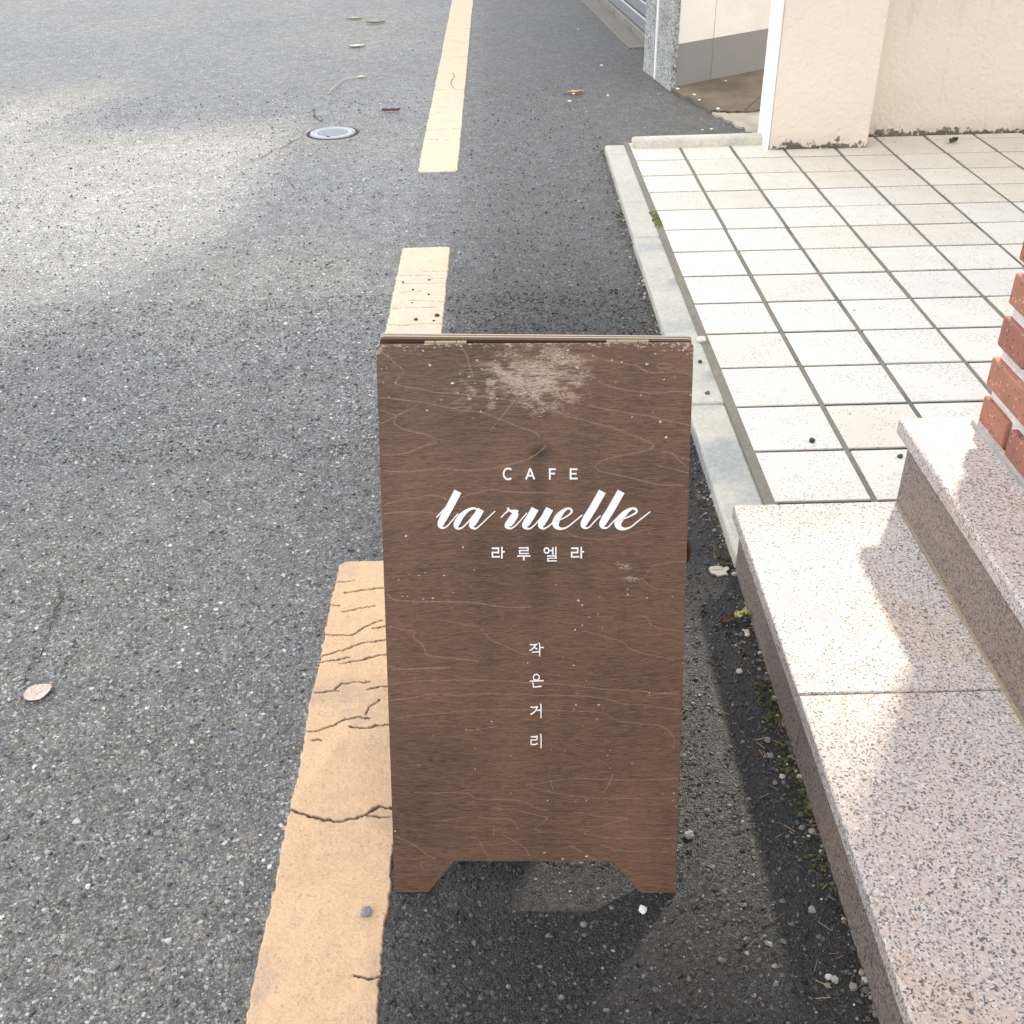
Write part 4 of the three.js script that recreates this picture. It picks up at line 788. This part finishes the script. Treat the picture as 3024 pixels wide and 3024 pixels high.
leaf('pale pink dried leaf lying on the asphalt near the left edge', -0.768, 0, -1.268, 0.72, 0.046, 0.037, [0.72, 0.56, 0.49], 0.004, 11);
leaf('brown curled leaf on the road beyond the round metal cover', -0.506, 0.002, -5.147, 0.1, 0.085, 0.028, [0.25, 0.14, 0.08], 0.012, 12, 0.4);
leaf('yellowish dry leaf on the dark asphalt in front of the granite pier', 0.372, 0.002, -5.42, 0.05, 0.085, 0.045, [0.62, 0.43, 0.2], 0.012, 13, 0.3);
leaf('cream oval leaf lying highest of the pale scraps left of the far dash', -0.957, 0.002, -7.78, 0.1, 0.11, 0.04, [0.6, 0.55, 0.42], 0.008, 14);
leaf('white oval leaf on the road left of the far dash', -0.835, 0.002, -6.79, 0.2, 0.10, 0.055, [0.78, 0.76, 0.7], 0.006, 15);
leaf('narrow grey leaf on the road close beside the far dash', -0.797, 0.002, -7.6, 0.0, 0.13, 0.035, [0.5, 0.48, 0.42], 0.012, 16);
leaf('brown leaf tucked against the granite step beside the yellow sprig', 0.372, 0.002, -1.404, 0.5, 0.036, 0.017, [0.10, 0.045, 0.025], 0.005, 17, 0.3);
{
  const tw = thing('twig', 'thin pale twig lying on the road beyond the round metal cover', 'twig', -0.822, 0.005, -5.71);
  const c = new THREE.CatmullRomCurve3([[-0.028, 0, 0.17], [-0.012, 0.006, 0.06], [0.004, 0.004, -0.06], [0.02, 0.002, -0.15], [0.07, 0.003, -0.19], [0.12, 0.002, -0.2]].map((p) => new THREE.Vector3(...p)));
  mesh('stem', new THREE.TubeGeometry(c, 20, 0.0024, 6), new THREE.MeshStandardMaterial({ color: lin(0.6, 0.52, 0.42), roughness: 0.8 }), tw);
  mesh('bud', moved(new THREE.SphereGeometry(0.01, 8, 6).scale(2, 0.6, 1), 0.1, 0.004, -0.2), new THREE.MeshStandardMaterial({ color: lin(0.7, 0.62, 0.5), roughness: 0.8 }), tw);
}
const stoneGeos = [21, 22, 23].map((k) => lump(k, 1, 0.22));
function stone(name, label, category, x, y, z, r, rgb, k = 0, group) {
  const o = mesh(name, stoneGeos[k % 3], new THREE.MeshStandardMaterial({ color: lin(...rgb), roughness: 0.75 }), scene);
  o.scale.set(r, r * 0.72, r * 0.85); o.position.set(x, y + r * 0.5, z); o.rotation.y = k * 1.7;
  return tag(o, label, category, group);
}
stone('stone', 'grey stone lying on the nearest yellow dash beside the foot of the sign', 'stone', -0.197, 0.0045, -0.843, 0.0075, [0.22, 0.24, 0.27], 0);
stone('stone', 'black crumb of asphalt on the tiles left of the second step', 'stone', 0.650, TOP, -1.952, 0.007, [0.04, 0.04, 0.045], 1);
stone('stone', 'black crumb of asphalt on the tiles right against the second step', 'stone', 0.815, TOP, -1.879, 0.006, [0.05, 0.055, 0.06], 2);
stone('stone', 'white pebble on the dark asphalt in front of the right foot of the sign', 'stone', 0.157, 0, -0.838, 0.006, [0.7, 0.7, 0.68], 1);
stone('stone', 'grey flat pebble on the asphalt between the right foot of the sign and the step', 'stone', 0.234, 0, -0.953, 0.007, [0.24, 0.25, 0.25], 2);
stone('stone', 'pale lump of mortar lying in the fillet between kerb and tiles beside the sign top', 'stone', 0.500, TOP - 0.004, -2.48, 0.012, [0.7, 0.68, 0.6], 0);
stone('stone', 'dark pebble on the kerb beside the upper right corner of the sign', 'stone', 0.478, 0.029, -2.36, 0.006, [0.05, 0.05, 0.045], 1);
stone('stone', 'dark pebble on the kerb just beyond its joint beside the sign', 'stone', 0.468, 0.029, -2.195, 0.006, [0.10, 0.11, 0.11], 2);
for (const [i, [x, z, r]] of [[-0.223, -3.016, 4], [-0.3, -3.002, 4], [-0.267, -2.942, 4], [-0.219, -2.903, 4], [-0.263, -2.845, 3], [-0.188, -2.747, 7], [-0.245, -2.723, 6], [-0.196, -2.713, 4]].entries())
  stone('grit', 'tiny dark grit crumb on the short yellow dash above the sign', 'grit', x, 0.0035, z, r / 1000, [0.06, 0.05, 0.04], i, 'grit crumbs on the short dash');
{ // crumbs that nobody could count
  const r = rng(515), l = [];
  for (let i = 0; i < 420; i++) {
    const k = r(), p = k < 0.35 ? [mix(0.53, 2.4, r()), TOP, mix(-1.7, -4.3, r())] : k < 0.75 ? [0.515 + 0.2 * Math.floor(r() * 9) + (r() - 0.5) * 0.012, TOP - 0.003, mix(-1.7, -4.3, r())] : [mix(-2.6, 0.4, r()), 0.001, mix(-3.0, -8.5, r())];
    const s = (k < 0.75 ? 0.0009 : 0.003) + 0.002 * r() * r(), g = r() < 0.7 ? 0.04 + 0.05 * r() : 0.3;
    l.push({ p, s: [s, s * 0.7, s], e: [0, r() * 6, 0], c: lin(g, g * 0.97, g * 0.9) });
  }
  const o = instanced('crumbs', stoneGeos[0], new THREE.MeshStandardMaterial({ roughness: 0.9 }), l, scene); tag(o, 'scattered dark crumbs over tiles, joints and road', 'crumbs');
}
{ // splash of pale mortar on the asphalt by the step
  const s = new THREE.Shape(), r = rng(61);
  for (let i = 0; i < 26; i++) { const a = i / 26 * 6.283, q = 0.5 + 0.55 * r(); const x = 0.017 * q * Math.cos(a) + (Math.cos(a) > 0.3 ? 0.008 : 0), y = 0.017 * q * Math.sin(a); s[i ? 'lineTo' : 'moveTo'](x, y); }
  const g = new THREE.ExtrudeGeometry(s, { depth: 0.0035, bevelEnabled: false }); g.rotateX(-Math.PI / 2);
  const o = mesh('mortar_splash', boxUV(g, 0.6), mat(concreteTex, 0.9, 0.002, { color: lin(0.5, 0.49, 0.45) }), scene); o.position.set(0.378, 0.0002, -1.55);
  tag(o, 'white mortar splash on the asphalt below the corner of the granite step', 'splash');
}
{ // sprig
  const sp = thing('sprig', 'small yellow green sprig growing from the foot of the granite step', 'plant', 0.411, 0, -1.418);
  const gm = new THREE.MeshPhysicalMaterial({ color: lin(0.5, 0.47, 0.17), roughness: 0.8, side: THREE.DoubleSide }), r = rng(88);
  const c = new THREE.CatmullRomCurve3([[0, 0.004, 0], [-0.012, 0.012, 0.004], [-0.026, 0.013, 0.012]].map((p) => new THREE.Vector3(...p)));
  mesh('stem', new THREE.TubeGeometry(c, 10, 0.0013, 6), gm, sp);
  const lg = leafGeo(0.013, 0.0048, 0.002, 3); lg.deleteAttribute('color');
  for (let i = 0; i < 13; i++) { const p = c.getPoint(0.15 + 0.85 * i / 12), o = mesh('leaf', lg, gm, sp); o.position.copy(p); o.position.x += (r() - 0.5) * 0.006; o.position.z += (r() - 0.5) * 0.012; o.position.y += 0.002 * r(); o.rotation.set((r() - 0.5) * 0.8, r() * 6.28, (r() - 0.5) * 0.9); }
}
{ // dead insect-like scrap by the garden wall
  leaf('dark shrivelled leaf on the tiles at the foot of the cream wall', 1.79, TOP, -4.255, 0.6, 0.055, 0.026, [0.10, 0.07, 0.045], 0.016, 18, 0.4);
}
{ // needles, straw, grit and moss where the asphalt meets kerb and step
  const r = rng(600), needles = [], grit = [], moss = [];
  const edgeX = (z) => (z < -1.56 ? 0.4165 - 0.004 * smooth(-3, -2, z) : 0.411);
  for (let i = 0; i < 2000; i++) {
    const z = -0.5 - 3.9 * r(), away = Math.pow(r(), 2.2) * (z > -1.56 ? 0.06 : 0.035), c = r();
    if (vnoise(z * 9, 1, 3) < 0.38 && r() < 0.7) continue;
    const k = 0.5 + 0.9 * r();
    if (c < 0.5) needles.push({ p: [edgeX(z) - away, 0.002 + 0.004 * r(), z], s: [0.0005 + 0.0003 * r(), 0.0005, 0.007 + 0.014 * r()], e: [(r() - 0.5) * 0.4, r() * 6.28, 0], c: (r() < 0.4 ? lin(0.34, 0.23, 0.12) : lin(0.13, 0.075, 0.045)).multiplyScalar(k) });
    else { const s = 0.0015 + 0.004 * Math.pow(r(), 3), g = 0.08 + 0.42 * Math.pow(r(), 3); grit.push({ p: [edgeX(z) - away * 0.8, s * 0.3, z], s: [s, s * 0.7, s], e: [r(), r() * 6, 0], c: lin(g * 1.05, g, g * 0.88) }); }
  }
  for (const [z0, z1, d] of [[-1.60, -1.54, 40], [-1.27, -1.14, 90], [-1.12, -0.98, 70], [-0.95, -0.86, 30], [-3.60, -3.45, 30]]) for (let i = 0; i < d; i++) {
    const z = mix(z0, z1, r()), s = 0.0012 + 0.0022 * r(); moss.push({ p: [edgeX(z) - Math.pow(r(), 1.8) * 0.028, s * 0.4, z], s: [s, s, s], e: [r() * 6, r() * 6, 0], c: lin(0.07, 0.075, 0.022).multiplyScalar(0.4 + 0.9 * r()) });
  }
  for (let i = 0; i < 130; i++) { const z = -3.43 + 0.09 * (r() + r() - 1); moss.push({ p: [0.511 + 0.016 * (r() + r() - 1), TOP - 0.003, z], s: [0.003, 0.003, 0.003], e: [r(), r(), 0], c: lin(0.16, 0.16, 0.05).multiplyScalar(0.5 + 0.9 * r()) }); }
  for (let i = 0; i < 60; i++) needles.push({ p: [mix(0.24, 0.40, r()), 0.003, mix(-0.5, -1.6, r())], s: [0.0005, 0.0005, 0.006 + 0.012 * r()], e: [0, r() * 6.28, 0], c: lin(0.2, 0.11, 0.06).multiplyScalar(0.5 + r()) });
  const ng = new THREE.BoxGeometry(1, 1, 1);
  tag(instanced('plant_litter', ng, new THREE.MeshStandardMaterial({ roughness: 0.85 }), needles, scene), 'dry needles and straw along the foot of kerb and step', 'litter');
  tag(instanced('gutter_grit', stoneGeos[1], new THREE.MeshStandardMaterial({ roughness: 0.9 }), grit, scene), 'loose pale grit along the foot of kerb and step', 'grit');
  tag(instanced('moss', lump(33, 1, 0.35), new THREE.MeshStandardMaterial({ roughness: 1 }), moss, scene), 'green moss in the gutter beside the granite step', 'moss');
}
{ // white scraps and crumbs at the mouth of the alley
  const r = rng(640), l = [];
  for (const [x, z] of [[0.87, -5.40], [0.93, -5.27], [0.935, -5.16], [0.99, -4.98], [0.86, -4.62], [0.74, -4.52], [0.9, -4.63], [0.33, -5.2], [0.36, -5.35], [0.52, -5.3], [0.55, -6.0], [0.5, -7.1], [1.13, -5.55]]) { const s = 0.004 + 0.005 * r(); l.push({ p: [x, 0.018, z], s: [s * 1.3, s * 0.5, s], e: [0, r() * 6, 0], c: lin(0.78, 0.77, 0.74) }); }
  tag(instanced('plaster_scraps', stoneGeos[2], new THREE.MeshStandardMaterial({ roughness: 0.9 }), l, scene), 'white plaster scraps strewn at the mouth of the alley', 'scraps');
}

renderer.render(scene, camera);
